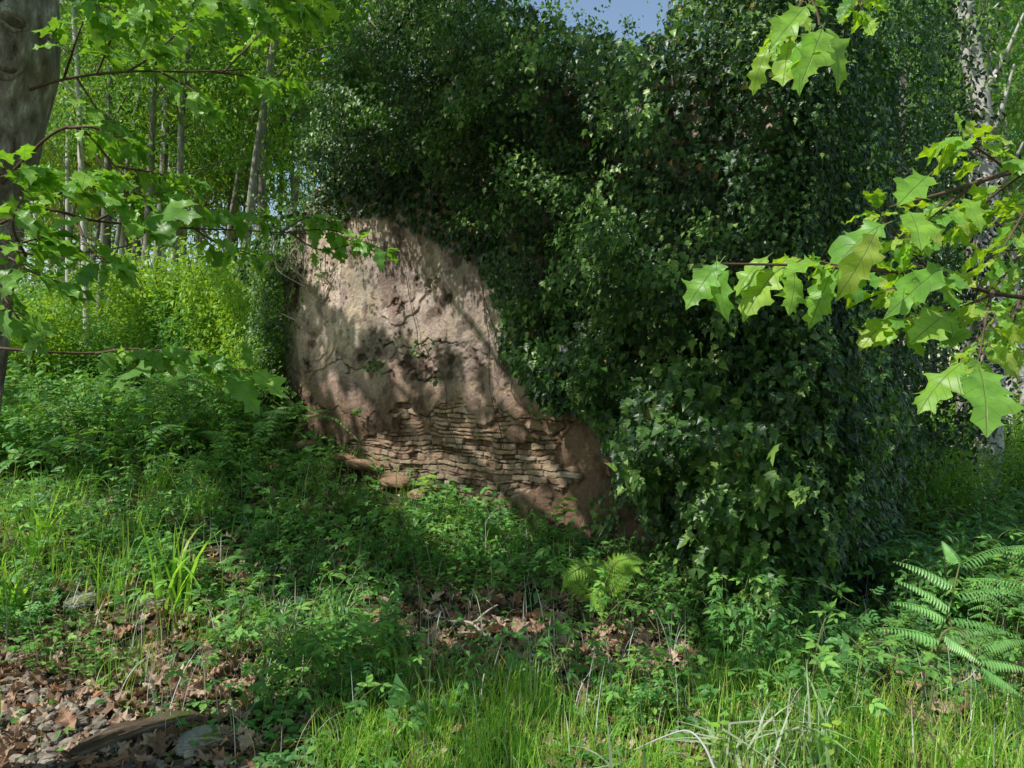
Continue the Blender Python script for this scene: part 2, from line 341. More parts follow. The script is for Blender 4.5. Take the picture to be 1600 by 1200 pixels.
def wall_mat(name, masonry=False):
    m, nt, out = new_mat(name); lk = nt.links.new
    tc = N_(nt, 'ShaderNodeTexCoord'); u = N_(nt, 'ShaderNodeAttribute', attribute_name='luv'); r = N_(nt, 'ShaderNodeAttribute', attribute_name='rnd')
    sep = N_(nt, 'ShaderNodeSeparateXYZ'); lk(u.outputs['Vector'], sep.inputs[0])
    n1 = N_(nt, 'ShaderNodeTexNoise', i_Scale=2.2, i_Detail=9.0, i_Roughness=.66, i_Distortion=.6); lk(tc.outputs['Object'], n1.inputs['Vector'])
    n2 = N_(nt, 'ShaderNodeTexNoise', i_Scale=34.0, i_Detail=9.0, i_Roughness=.78); lk(tc.outputs['Object'], n2.inputs['Vector'])
    n3 = N_(nt, 'ShaderNodeTexNoise', i_Scale=1.3, i_Detail=6.0, i_Roughness=.6); mp = N_(nt, 'ShaderNodeMapping'); mp.inputs['Location'].default_value = (5, 3, 8); lk(tc.outputs['Object'], mp.inputs[0]); lk(mp.outputs[0], n3.inputs['Vector'])
    if masonry:
        c = ramp(nt, r.outputs['Fac'], [(0, (.20, .13, .09)), (.3, (.38, .28, .20)), (.55, (.52, .42, .31)), (.8, (.46, .31, .21)), (1, (.62, .54, .44))])
    else:
        # rnd: 0 lower brown render with shade mixed into its colour, 1 upper pinkish lime plaster paled for sun
        up = ramp(nt, n1.outputs['Fac'], [(.28, (.34, .25, .21)), (.42, (.56, .42, .37)), (.5, (.80, .67, .61)), (.6, (.76, .62, .46)), (.75, (.92, .85, .80))])
        lo = ramp(nt, n1.outputs['Fac'], [(.28, (.14, .09, .06)), (.45, (.27, .19, .135)), (.58, (.33, .22, .15)), (.75, (.38, .30, .21))])
        mu = N_(nt, 'ShaderNodeMix', data_type='RGBA'); lk(r.outputs['Fac'], mu.inputs[0]); lk(lo, mu.inputs[6]); lk(up, mu.inputs[7]); c = mu.outputs[2]
    for nn, st in ((n2, [(.3, (.6, .58, .58)), (.62, (1.2, 1.18, 1.15))]), (n3, [(.38, (.62, .62, .62)), (.6, (1.1, 1.05, 1.0))])):
        cc = ramp(nt, nn.outputs['Fac'], st); mx = N_(nt, 'ShaderNodeMix', data_type='RGBA', blend_type='MULTIPLY'); mx.inputs[0].default_value = .9
        lk(c, mx.inputs[6]); lk(cc, mx.inputs[7]); c = mx.outputs[2]
    # luv.x: how deep or dirty the surface is (gaps, pits, lost render)
    dk = N_(nt, 'ShaderNodeMix', data_type='RGBA', blend_type='MIX'); lk(sep.outputs[0], dk.inputs[0]); lk(c, dk.inputs[6]); dk.inputs[7].default_value = (.055, .035, .022, 1); c = dk.outputs[2]
    bs = N_(nt, 'ShaderNodeBsdfPrincipled'); bs.inputs['Roughness'].default_value = .92; bs.inputs['Specular IOR Level'].default_value = .2
    bp = N_(nt, 'ShaderNodeBump'); bp.inputs['Strength'].default_value = 1; bp.inputs['Distance'].default_value = .028; lk(n2.outputs['Fac'], bp.inputs['Height'])
    lk(bp.outputs[0], bs.inputs['Normal']); lk(c, bs.inputs['Base Color']); lk(bs.outputs[0], out.inputs['Surface'])
    return m
M['plaster'] = wall_mat('lime_render'); M['masonry'] = wall_mat('rubble_stone', True)

def rock_mesh(seed, flat=.6, nu=18, nv=12, j=.35):
    u = np.linspace(0, 2*np.pi, nu, endpoint=False); v = np.linspace(0.02, np.pi-.02, nv); Uu, Vv = np.meshgrid(u, v, indexing='ij')
    X = np.cos(Uu)*np.sin(Vv); Y = np.sin(Uu)*np.sin(Vv); Z = np.cos(Vv)
    r = 1+j*2*(fbm(X*1.3+seed*3+Z, Y*1.3+seed, seed)-.5)+.1*(fbm(X*5+seed, Y*5+Z*3, seed+3)-.5)
    if nu > 25: r = r*(1-.12*np.abs(fbm(X*3+seed, Y*3+Z*4, seed+8)-.5)*4)+.05*(fbm(X*14+seed, Y*14+Z*11, seed+4)-.5)
    q = np.stack([X*r, Y*r, Z*r], -1); q = np.sign(q)*np.abs(q)**.85
    q[..., 2] *= flat; return q.reshape(-1, 3), grid_faces(nu, nv, True)
# ---------------------------------------------------------------- tagging
def tag(o, label=None, cat=None, group=None, kind=None):
    if label: o['label'] = label
    if cat: o['category'] = cat
    if group: o['group'] = group
    if kind: o['kind'] = kind
    return o
def thing(name, loc, label, cat, group=None):
    o = bpy.data.objects.new(name, None); col.objects.link(o); o.location = Vector([float(q) for q in loc]); o.empty_display_size = .2
    return tag(o, label, cat, group)
def copy_tree(o, parent=None):
    c = o.copy(); col.objects.link(c)
    if parent is not None: c.parent = parent
    for ch in list(o.children): copy_tree(ch, c)
    return c

# ================================================================ SETTING
def axis(a, b, n0, far, nf):
    near = np.linspace(a, b, n0); t = np.linspace(0, 1, nf+1)[1:]
    return near, t
xs = np.concatenate([-7-np.linspace(1, 0, 30, endpoint=False)**2.2*240, np.linspace(-7, 7, 180), 7+np.linspace(0, 1, 31)[1:]**2.2*240])
ys = np.concatenate([-3-np.linspace(1, 0, 16, endpoint=False)**2.2*60, np.linspace(-3, 13, 200), 13+np.linspace(0, 1, 31)[1:]**2.2*260])
X, Y = np.meshgrid(xs, ys, indexing='ij'); Z = gz(X, Y)
mb = MB(); mb.add(np.stack([X, Y, Z], -1), grid_faces(len(xs), len(ys)), np.full((len(xs)-1)*(len(ys)-1), 4))
tag(mb.build('ground', M['ground']), kind='structure')

# gravel track in the near left corner: a sheet just above the ground
def path_d(x, y):               # > 0 on the gravel side
    a = A([-3.35, 4.25]); b = A([-1.3, 2.98]); d = (b-a)/np.linalg.norm(b-a); n = A([d[1], -d[0]])
    n = n if n@(A([0, 0])-a) > 0 else -n
    return (x-a[0])*n[0]+(y-a[1])*n[1]+0.25*(fbm(x*2, y*2, 31)-.5)
gx = np.linspace(-7, 0.6, 150); gy = np.linspace(.2, 5.6, 120); X, Y = np.meshgrid(gx, gy, indexing='ij')
d = path_d(X, Y)-0.3*np.maximum(X+.9, 0)
Z = gz(X, Y)+0.012+0.03*(fbm(X*14, Y*14, 41)-.5)-0.25*sst(-d, -.05, .12)-0.0
fa = grid_faces(150, 120); keep = (d.ravel()[fa] > -0.12).all(1)
mb = MB(); mb.add(np.stack([X, Y, Z], -1), fa[keep], np.full(keep.sum(), 4))
tag(mb.build('path', M['gravel']), kind='structure')

# ================================================================ RUINED WALL
L0 = A([-2.6, 8.0]); C0 = A([1.71, 4.6]); dW = (C0-L0)/np.linalg.norm(C0-L0); LEN = float(np.linalg.norm(C0-L0))
nW = A([dW[1], -dW[0]]); nW = nW if nW@(-L0) > 0 else -nW
eW = -nW                                          # runs back from the corner
def wallp(s, z, out=0.0):
    s = np.asarray(s, float); z = np.asarray(z, float)*np.ones_like(s); out = np.asarray(out, float)*np.ones_like(s)
    return np.stack([L0[0]+dW[0]*s+nW[0]*out, L0[1]+dW[1]*s+nW[1]*out, z], -1)
def px_wall(px, py):
    D = A([(px-800)/F, 1, -(py-600)/F]); t = (L0@nW)/(D[:2]@nW); P = D*t
    return (P[:2]-L0)@dW, P[2]+EYE
def htop(s):
    s = np.asarray(s, float)
    return np.interp(s, [0, .35, .55, .9, 1.6, 2.6, 3.4, 4.4, LEN], [3.05, 3.1, 3.35, 3.6, 4.0, 4.5, 4.3, 3.75, 3.75])+.12*(fbm(s*4, s*0, 51)-.5)
PLAST = [(395, 720), (402, 395), (450, 372), (520, 348), (585, 335), (640, 352), (690, 378), (725, 400), (770, 425), (785, 470), (795, 545), (830, 590), (850, 625), (905, 640), (945, 665), (965, 720), (985, 770), (1015, 815), (1050, 850), (1075, 880), (1090, 960), (395, 960)]
RUBB = [(548, 690), (600, 668), (640, 655), (700, 655), (760, 662), (830, 676), (860, 690), (850, 715), (880, 740), (860, 775), (790, 790), (600, 790), (425, 800), (425, 705), (500, 700)]
nu, nv = 820, 720
S, V_ = np.meshgrid(np.linspace(0, LEN, nu), np.linspace(0, 1, nv), indexing='ij')
z0 = -0.1; Zw = z0+(htop(S)-z0)*V_
P = wallp(S, Zw); px, py = proj(P)
wx = fbm(S*5, Zw*5, 61)-.5; wz = fbm(S*5, Zw*5, 62)-.5
dr = np.where(in_poly(px, py, RUBB), 1, -1)*poly_dist(px, py, RUBB)+110*wx+90*(fbm(S*2.2, Zw*3, 64)-.5)
rub = sst(dr, -6, 6)
wv = fbm(S*11, Zw*11, 68)-.5; wv2 = fbm(S*1.6, Zw*2.1, 69)-.5; rr3 = np.random.default_rng(8)
rh = rr3.uniform(.02, .058, 160); re_ = np.concatenate([[-.6], -.6+np.cumsum(rh)]); rl_ = rr3.uniform(.09, .22, 161)
yy = Zw+.12*wv2+.016*wv+.05*wz; ri = np.clip(np.searchsorted(re_, yy)-1, 0, 159); v_ = (yy-re_[ri])
xx = (S+.02*wv+.04*wx)/rl_[ri]+ri*.618; cc = np.floor(xx); bj = lambda c_: c_+.5*_h(c_, ri, 33)
lft = np.where(xx < bj(cc), bj(cc-1), bj(cc)); rgt = np.where(xx < bj(cc), bj(cc), bj(cc+1)); cid = _h(np.where(xx < bj(cc), cc-1, cc), ri, 35)
dd_ = np.minimum(np.minimum(xx-lft, rgt-xx)*rl_[ri]*.8, np.minimum(v_, rh[ri]-v_))+.010*(fbm(S*16, Zw*24, 79)-.5)
gap = 1-sst(dd_, .000, .006)
stone = sst(dd_, -.001, .005)*(.014+.036*cid)+.012*fbm(S*8, Zw*70, 78)+.012*fbm(S*25, Zw*30, 76)
# lost render patches, pits and cracks
rough_z = sst(fbm(S*2.4+3, Zw*2.4, 81), .50, .60)
band = np.exp(-((py-(555+0.06*(px-600)))/34)**2)*sst(px, 560, 600)*sst(-px, -800, -740)
left_r = sst(-px, -545, -470)*sst(-py, -545, -470)
lost = np.clip(rough_z*(band*1.4+left_r*1.3)+.85*band*sst(fbm(S*7, Zw*7, 83), .45, .6), 0, 1)*(1-rub)
pits = sst(fbm(S*6, Zw*6, 85, 5), .70, .73)*sst(fbm(S*14, Zw*14, 75), .40, .52)*(1-rub)*sst(Zw, 1.2, 1.8)
def crack(pts, wdt):
    d = np.full(px.shape, 1e9)
    for i in range(len(pts)-1):
        a = A(pts[i], float); b = A(pts[i+1], float); ab = b-a
        qx = px+46*wx; qy = py+46*wz+8*(fbm(S*22, Zw*22, 97)-.5)
        t = np.clip(((qx-a[0])*ab[0]+(qy-a[1])*ab[1])/(ab@ab), 0, 1); d = np.minimum(d, np.hypot(qx-a[0]-t*ab[0], qy-a[1]-t*ab[1]))
    return 1-sst(d, wdt*.3, wdt)
cr = np.maximum.reduce([crack([(440, 590), (520, 574), (590, 570), (640, 590), (700, 588)], 1.6), crack([(610, 655), (700, 640), (800, 648), (870, 652), (935, 655)], 1.4), crack([(600, 520), (625, 545), (660, 535), (720, 540)], 2), crack([(850, 690), (880, 655)], 2), crack([(690, 450), (705, 500), (690, 540)], 1.0), crack([(560, 660), (600, 690), (640, 700)], 1.6), crack([(500, 640), (560, 650), (610, 640)], 1.2)])
cr = cr*sst(fbm(S*5, Zw*5, 98), .36, .5)
ledge = -.05*sst(py, 655, 668)*sst(px, 850, 880)
ff_ = fbm(S*1.5+9, Zw*1.5, 87, 5); flake = .016*sst(ff_, .49, .50)+.012*sst(ff_, .60, .61)
g = fbm(S*30, Zw*30, 88)-.5
D = .07*(fbm(S*.8, Zw*.8, 86)-.5)+.016*(fbm(S*3, Zw*3, 89)-.5)+.010*g
D = D+(1-rub)*(.045+flake-.05*lost+.05*lost*fbm(S*16, Zw*20, 90)-.022*pits-.02*cr)+rub*(stone-.02)+ledge*(1-rub)
edge = 1-sst(S, .0, .28)
D = D-edge*(.05+.26*fbm(S*5, Zw*5, 91))
Sx = S+edge*(.22*(fbm(S*0+2, Zw*3.2, 92)-.35))
Pw = wallp(Sx, Zw, D)
tone = np.clip(sst(-py, -665, -520)*.9+.5*(fbm(S*1.3, Zw*1.3, 93)-.5)-.5*edge, 0, 1)
dirt = np.clip(.8*cr+.5*sst(fbm(S*9, Zw*9, 99), .55, .7)+.55*pits+.35*lost*fbm(S*9, Zw*9, 94)*1.6+.5*edge+.35*sst(py, 720, 860)*fbm(S*3, Zw*3, 95)+.3*sst(fbm(S*4, Zw*1.1, 96), .52, .68), 0, .92)
dirt = np.where(rub > .5, np.clip(gap*.95, 0, .9), dirt)
fa = grid_faces(nu, nv); isr = rub.ravel()[fa].mean(1) > .5
wall = thing('ruined_wall', (L0[0]+dW[0]*2.7, L0[1]+dW[1]*2.7, .5), 'ruined rendered stone wall of an old building, half buried in dark ivy', 'ruin')
wallo = A(wall.location)
def sub(V, fa, keep):
    used = np.unique(fa[keep]); mp = np.full(len(V), -1); mp[used] = np.arange(len(used)); return used, mp[fa[keep]]
Vf = Pw.reshape(-1, 3)
for nm, kp, mt, rn in (('plaster_face', ~isr, M['plaster'], tone.ravel()), ('exposed_masonry', isr, M['masonry'], cid.ravel())):
    u_, ff = sub(Vf, fa, kp); mb = MB(); mb.add(Vf[u_], ff, np.full(len(ff), 4), rn[u_], np.column_stack([dirt.ravel()[u_], Zw.ravel()[u_]]))
    o = mb.build(nm, mt, wall, origin=wallo)
tag(bpy.data.objects['exposed_masonry'], 'band of bare thin tan rubble stones where the render fell away')
# core: top, left end and back of the wall
mb = MB(); n = 80; s = np.linspace(0, LEN, n)
ring = []
z_t = htop(s)
sx0 = s+np.where(s < .28, .05, 0)
rows = [wallp(s, z_t, -.02), wallp(s, z_t+.03+.06*fbm(s*6, s, 5), -.22), wallp(s, z_t-.03, -.45), wallp(s, np.full(n, -.1), -.5)]
mb.add(np.stack(rows, 1), grid_faces(n, 4), np.full((n-1)*3, 4), .3, np.zeros((n*4, 2))+.3)
zz = np.linspace(-.1, float(z_t[0]), 60); dd = np.linspace(-.5, -.10, 14); ZZ, DD = np.meshgrid(zz, dd, indexing='ij')
f1, f2, c2 = voro(DD/.16+4, ZZ/.07, 72)
Pe = wallp(.10+.10*(fbm(ZZ*3.2, DD*4, 92)-.35)-.05*sst(f2-f1, 0, .25), ZZ, DD)
mb.add(Pe, grid_faces(60, 14), np.full(59*13, 4), .2, np.full((840, 2), .35))
mb.build('wall_core', M['masonry'], wall, origin=wallo)
# side wall running back from the corner
SIDE = 2.5
def sidep(t, z, out=0.0):
    t = np.asarray(t, float); z = np.asarray(z, float)*np.ones_like(t); out = np.asarray(out, float)*np.ones_like(t)
    return np.stack([C0[0]+eW[0]*t+dW[0]*out, C0[1]+eW[1]*t+dW[1]*out, z], -1)
T_, Z_ = np.meshgrid(np.linspace(0, SIDE, 90), np.linspace(-.1, 1, 140), indexing='ij'); Z_ = -.1+(3.6+.2*(fbm(T_*3, T_*0, 6)-.5)+.1)*np.linspace(0, 1, 140)[None, :]
f1, f2, c2 = voro(T_/.16, Z_/.07, 73)
mb = MB(); mb.add(sidep(T_, Z_, .04*sst(f2-f1, 0, .25)+.04*c2-.02), grid_faces(90, 140), np.full(89*139, 4), c2.ravel(), np.column_stack([(1-sst(f2-f1, 0, .25)).ravel(), Z_.ravel()]))
t = np.linspace(0, SIDE, 20); mb.add(np.stack([sidep(t, 3.62, .0), sidep(t, 3.6, -.4), sidep(t, -.1, -.4)], 1), grid_faces(20, 3), np.full(38, 4), .3)
mb.build('side_wall', M['masonry'], wall, origin=wallo)

# ================================================================ IVY
TOPL = [(380, 430), (432, 350), (470, 318), (478, 240), (500, 120), (545, 50), (600, 5), (660, -30), (740, -20), (815, 10), (860, 22), (905, 52), (950, 48), (1000, 72), (1040, 40), (1085, 15), (1130, -20), (1200, -60), (1300, -60), (1420, -30), (1500, 60), (1500, 1000), (1060, 1000)]
IVYP = TOPL
def ivy_mask(px, py):
    out = in_poly(px, py, IVYP); pl = in_poly(px, py, PLAST)
    dp = poly_dist(px, py, PLAST); dt = poly_dist(px, py, IVYP)
    return out & ~pl, dp, dt
LOBES = [(640, 170, 105, .50), (585, 250, 60, .20), (760, 250, 75, .42), (700, 50, 100, .35), (900, 160, 110, .45), (1150, 190, 150, .62), (1290, 90, 120, .5), (1100, 420, 110, .50), (940, 330, 80, .36), (1160, 650, 110, .42), (1010, 560, 60, .26), (1260, 340, 110, .42), (850, 440, 60, .25), (900, 560, 50, .22), (1040, 700, 70, .3), (1080, 60, 90, .4), (820, 330, 60, .3), (1170, 820, 80, .3), (1230, 520, 80, .25)]
HOLLOWS = [(700, 290, 60), (850, 290, 75), (980, 250, 65), (960, 430, 60), (1050, 330, 50), (770, 170, 35), (1240, 240, 60), (1190, 360, 50), (1250, 590, 70), (1060, 640, 40), (930, 600, 40), (560, 320, 40), (1120, 540, 50), (1010, 110, 45), (1200, 720, 45), (820, 420, 40), (880, 520, 40), (640, 300, 35)]
def ivy_T(s, z, px, py, dp, dt):
    wbx = 70*(fbm(px/60, py/60, 105)-.5); wby = 70*(fbm(px/60, py/60, 106)-.5); lob = np.zeros(np.shape(px))
    for lx, ly, lr, lo in LOBES:
        q2 = ((px+wbx-lx)/lr)**2+((py+wby-ly)/(lr*.85))**2
        lob = np.maximum(lob, lo*np.sqrt(np.clip(1-q2, 0, 1)))
    lob *= sst(dp, 0, 50)
    hol = np.zeros(np.shape(px))
    for lx, ly, lr in HOLLOWS: hol = np.maximum(hol, 1-sst(np.hypot(px+wbx*.8-lx, (py+wby*.8-ly)*1.1), lr*.5, lr*1.15))
    rampd = sst(dp, 0, 90)*sst(dt, 0, 60)
    big = fbm(s*1.5+7, z*1.5, 101, 3); med = fbm(s*4.5, z*4.5, 102, 3)
    over = sst(-py, -360, -300)*sst(-px, -900, -700)*.5
    corner = sst(px, 900, 1150)*.25
    return .06+rampd*(.12+1.0*(big-.42)+.6*(med-.5)+over*.25+corner).clip(.02, 1.3)*(1-.85*hol)+1.35*lob*(1-.9*hol)+.02
ivy = thing('ivy', wallp(A(4.6), A(.35), .1), 'dense dark green ivy hanging over the front of the ruined wall', 'ivy')
ivo = A(ivy.location)
mb = MB()
CLEAR = False
def put_ivy(P, n, cnt_scale=1.0, size=(.026, .058), up=.9, jit=.5, mi=0, tone=None):
    if CLEAR:
        qx, qy = proj(P); cp = in_poly(qx, qy, PLAST) & ((poly_dist(qx, qy, PLAST) > 2+75*(fbm(qx/38, qy/38, 15)-.32).clip(0))); P = P[~cp]
        qx, qy = qx[~cp], qy[~cp]; nz_ = 46*(fbm(qx/26, qy/26, 16)-.5)+30*(fbm(qx/7, qy/7, 17)-.5)+12*rng.normal(0, 1, len(qx))*(rng.random(len(qx)) < .25)
        cp = (qx < np.interp(qy, [-200, 0, 50, 120, 240, 318, 345], [620, 600, 548, 500, 480, 478, 400])+nz_) & (qy < 345)
        cp |= (qx > 800) & (qx < 1050) & (qy < np.interp(qx, [800, 815, 860, 905, 950, 1000, 1040, 1050], [-300, 5, 25, 48, 45, 66, 45, -300])+nz_*.6)
        P = P[~cp]
        if len(P) == 0: return
    k = len(P); Nn = norm(np.asarray(n)+A([0, 0, up])+rng.normal(0, jit, (k, 3)))
    Dn = norm(A([0, 0, -1.0])+.5*np.asarray(n)+rng.normal(0, .55, (k, 3)))
    S_ = rng.uniform(size[0], size[1], k)*rng.uniform(.8, 1.2, k)*(.82+.5*sst(-P[:, 2], -2.6, -1.2))
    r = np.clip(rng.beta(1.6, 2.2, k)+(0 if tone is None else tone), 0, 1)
    c = rng.integers(0, 5, k)
    for i in range(5):
        m_ = c == i; scatter(mb, (IVY+[IVYO])[i], P[m_], Dn[m_], Nn[m_], S_[m_], r[m_], mi)
n3 = A([nW[0], nW[1], 0.0])
CLEAR = True
# sample the front face and beyond its top edge
def sample_front(k):
    s = rng.uniform(-.6, LEN+.15, k); z = rng.uniform(.2, 5.35, k)
    P = wallp(s, z); px, py = proj(P); m, dp, dt = ivy_mask(px, py)
    # low on the corner the ivy thins into the undergrowth
    m &= z > gz(P[:, 0], P[:, 1])+.02
    return s[m], z[m], px[m], py[m], dp[m], dt[m]
s, z, px, py, dp, dt = sample_front(80000)
T = ivy_T(s, z, px, py, dp, dt)
dens = (sst(fbm(s*3, z*3, 111), .34, .50)*.85+.15)*(.25+.75*sst(T, .1, .35))
k_ = rng.random(len(s)) < dens
s, z, T, px, py = s[k_], z[k_], T[k_], px[k_], py[k_]
above = z > htop(np.clip(s, 0, LEN))-.1
outd = np.where(above, rng.uniform(-.55, 1, len(s))*T, T*(1-rng.random(len(s))**2*.6))
put_ivy(wallp(s, z, outd+.02), n3, tone=-.12)
s, z, px, py, dp, dt = sample_front(34000); put_ivy(wallp(s, z, rng.uniform(.05, .14, len(s))), n3, tone=-.4, up=.1, jit=.3, size=(.055, .09))  # backing leaves, shade of the gaps put into a darker tone
# clumps: sprays that stand proud of the mass
s, z, px, py, dp, dt = sample_front(2300); T = ivy_T(s, z, px, py, dp, dt)
cgate = fbm(s*2.3+4, z*2.3, 151)
for i in range(len(s)):
    if T[i] < .2 or cgate[i] < .42: continue
    k = rng.integers(30, 80); c = wallp(A([s[i]]), A([z[i]]), A([T[i]+rng.uniform(.0, .22)]))[0]
    dr_ = norm(n3*.8+A([0, 0, rng.uniform(-.5, .7)])+A([dW[0], dW[1], 0])*rng.uniform(-.7, .7))
    u = rng.random(k); ln = rng.uniform(.15, .42)
    q = c+u[:, None]*dr_*ln*.6+A([0, 0, -1])*(u**2)[:, None]*ln*.4+rng.normal(0, .055, (k, 3))*(1-.4*u)[:, None]
    put_ivy(q, dr_, size=(.026, .055), tone=rng.uniform(-.1, .45), up=rng.uniform(.9, 2.4), jit=.4)
# the corner itself: a rounded column of ivy
k = 9000; z = rng.uniform(.15, 5.0, k); a = rng.uniform(-.2, 1.77, k); rr_ = (.30+.5*(fbm(a*1.2, z*1.5, 141)-.3))*(1-rng.random(k)**2*.6)*sst(z, .0, .7)+.05
nn_ = np.stack([nW[0]*np.cos(a)+dW[0]*np.sin(a), nW[1]*np.cos(a)+dW[1]*np.sin(a), a*0], -1); Pc = A([C0[0]-dW[0]*.05, C0[1]-dW[1]*.05, 0])+nn_*rr_[:, None]; Pc[:, 2] = z
for j in range(6):
    m_ = (a >= -.2+j*.33) & (a < -.2+(j+1)*.33)
    if m_.any(): put_ivy(Pc[m_], nn_[m_].mean(0))
# loose shoots breaking the outline
CLEAR = False
for i in range(150):
    if i < 110: a_ = rng.uniform(480, 1110); b_ = float(np.interp(a_, [480, 500, 548, 600, 660, 740, 815, 860, 905, 950, 1000, 1040, 1085, 1110], [330, 130, 55, 5, -30, -20, 5, 25, 48, 45, 66, 45, 20, -10]))+rng.uniform(-4, 24); Yc = rng.uniform(6.0, 7.0)-.0012*(a_-480)
    else: b_ = rng.uniform(60, 330); a_ = 484+rng.uniform(-8, 14); Yc = rng.uniform(6.8, 7.3)
    c = at(a_, b_, Yc); d_ = norm(A([rng.normal(-.15 if i < 110 else -.6, .45), rng.normal(-.2, .3), rng.uniform(.3, 1.1)])); ln = rng.uniform(.08, .26); k = int(ln*90); u = rng.random(k)
    put_ivy(c+u[:, None]*d_*ln+rng.normal(0, .022, (k, 3)), d_, size=(.022, .045), tone=.3, up=1.2)
CLEAR = True
# leaves at the foot of the corner, sunlight put into a lighter tone
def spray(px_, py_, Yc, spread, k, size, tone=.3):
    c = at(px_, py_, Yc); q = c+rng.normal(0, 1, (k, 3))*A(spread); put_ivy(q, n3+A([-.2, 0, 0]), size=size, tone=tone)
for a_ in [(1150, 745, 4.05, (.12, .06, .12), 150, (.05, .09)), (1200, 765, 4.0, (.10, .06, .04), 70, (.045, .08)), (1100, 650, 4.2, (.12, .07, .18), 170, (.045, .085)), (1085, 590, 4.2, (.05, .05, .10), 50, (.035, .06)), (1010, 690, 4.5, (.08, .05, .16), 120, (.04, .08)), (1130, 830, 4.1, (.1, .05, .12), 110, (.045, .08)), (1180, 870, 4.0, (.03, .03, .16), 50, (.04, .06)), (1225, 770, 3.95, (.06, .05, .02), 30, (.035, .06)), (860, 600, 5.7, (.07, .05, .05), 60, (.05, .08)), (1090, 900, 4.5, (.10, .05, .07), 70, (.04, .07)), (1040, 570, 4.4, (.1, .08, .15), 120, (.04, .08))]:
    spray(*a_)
o = mb.build('foliage', M['ivy'], ivy, smooth=False, origin=ivo)
mb = MB()
k = 500; s, z, px, py, dp, dt = sample_front(1400); T = ivy_T(s, z, px, py, dp, dt)
put_ivy(wallp(s, z, T*rng.random(len(s))), n3, size=(.04, .07))
o = mb.build('withered_leaves', M['ivy_old'], ivy, smooth=False, origin=ivo); tag(o, 'yellow and brown withered ivy leaves')
mb = MB()
for i in range(16):      # woody runners on the wall and bare hanging stems
    s0 = rng.uniform(2.2, LEN); za = rng.uniform(1.0, 2.5); zb = za+rng.uniform(.5, 1.8)
    t = np.linspace(0, 1, 12); tube(mb, wallp(s0+.25*(fbm(t*3, t*0+i, 5)-.5)-.3*t, za+(zb-za)*t, .07+.05*t), .0035, 5)
for (a, b, c, Y0) in [((590, 130), (650, 270), (655, 300), 6.6), ((650, 300), (700, 390), (775, 440), 6.4), ((640, 245), (700, 300), (720, 330), 6.3), ((640, 420), (625, 470), (600, 500), 7), ((1045, 520), (1035, 580), (1030, 600), 4.4), ((1190, 575), (1225, 590), (1245, 600), 4.2), ((700, 310), (715, 370), (730, 400), 6.5), ((1020, 800), (1022, 850), (1018, 900), 4.6), ((555, 60), (560, 100), (585, 190), 6.9)]:
    tube(mb, spline([at(*a, Y0), at(*b, Y0), at(*c, Y0)], 10), .0035, 5)
o = mb.build('stem', M['twig'], ivy, origin=ivo)
# side ivy
ivy2 = thing('ivy', sidep(A(1.2), A(.2), .1), 'shaded blackish ivy on the receding side wall, right of the sunlit ivy corner', 'ivy')
mb = MB(); k = 17000
t = rng.uniform(-.15, SIDE+.1, k); z = rng.uniform(.1, 5.3, k)
T = .22+.55*fbm(t*1.4, z*1.4, 121)+.3*(fbm(t*4, z*4, 122)-.5); T *= .35+.65*sst(z, .2, 1.5)
put_ivy(sidep(t, z, T*(1-rng.random(k)**2*.7)), A([dW[0], dW[1], 0]))
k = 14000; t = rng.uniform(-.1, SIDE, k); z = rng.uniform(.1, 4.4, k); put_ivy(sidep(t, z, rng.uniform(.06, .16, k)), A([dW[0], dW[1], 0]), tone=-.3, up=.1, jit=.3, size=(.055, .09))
# roof of ivy over the top of the ruin
k = 9000; s = rng.uniform(1.6, LEN+.3, k); t = rng.uniform(0, 2.6, k)
Pt = wallp(s, 0, -t); hgt = htop(np.clip(s, 0, LEN))+.15+1.1*(fbm(Pt[:, 0]*1.1, Pt[:, 1]*1.1, 131)-.35)+.35*sst(s, 4.2, 5.0)
Pt[:, 2] = hgt-rng.random(k)**2*.5
ppx, ppy = proj(Pt); kp = ~((ppx > 815) & (ppx < 1040) & (ppy < 55)); CLEAR = True; put_ivy(Pt[kp], A([0, 0, 1.0]), tone=.25); CLEAR = False
o = mb.build('foliage', M['ivy'], ivy2, smooth=False, origin=A(ivy2.location))
mb = MB()
for i in range(40):
    t0 = rng.uniform(0, SIDE); tt = np.linspace(0, 1, 10); tube(mb, sidep(t0+.2*(fbm(tt*3, tt*0+i, 5)-.5), .2+3*tt, .12), rng.uniform(.005, .012), 5)
mb.build('stem', M['twig'], ivy2, origin=A(ivy2.location))
CLEAR = False
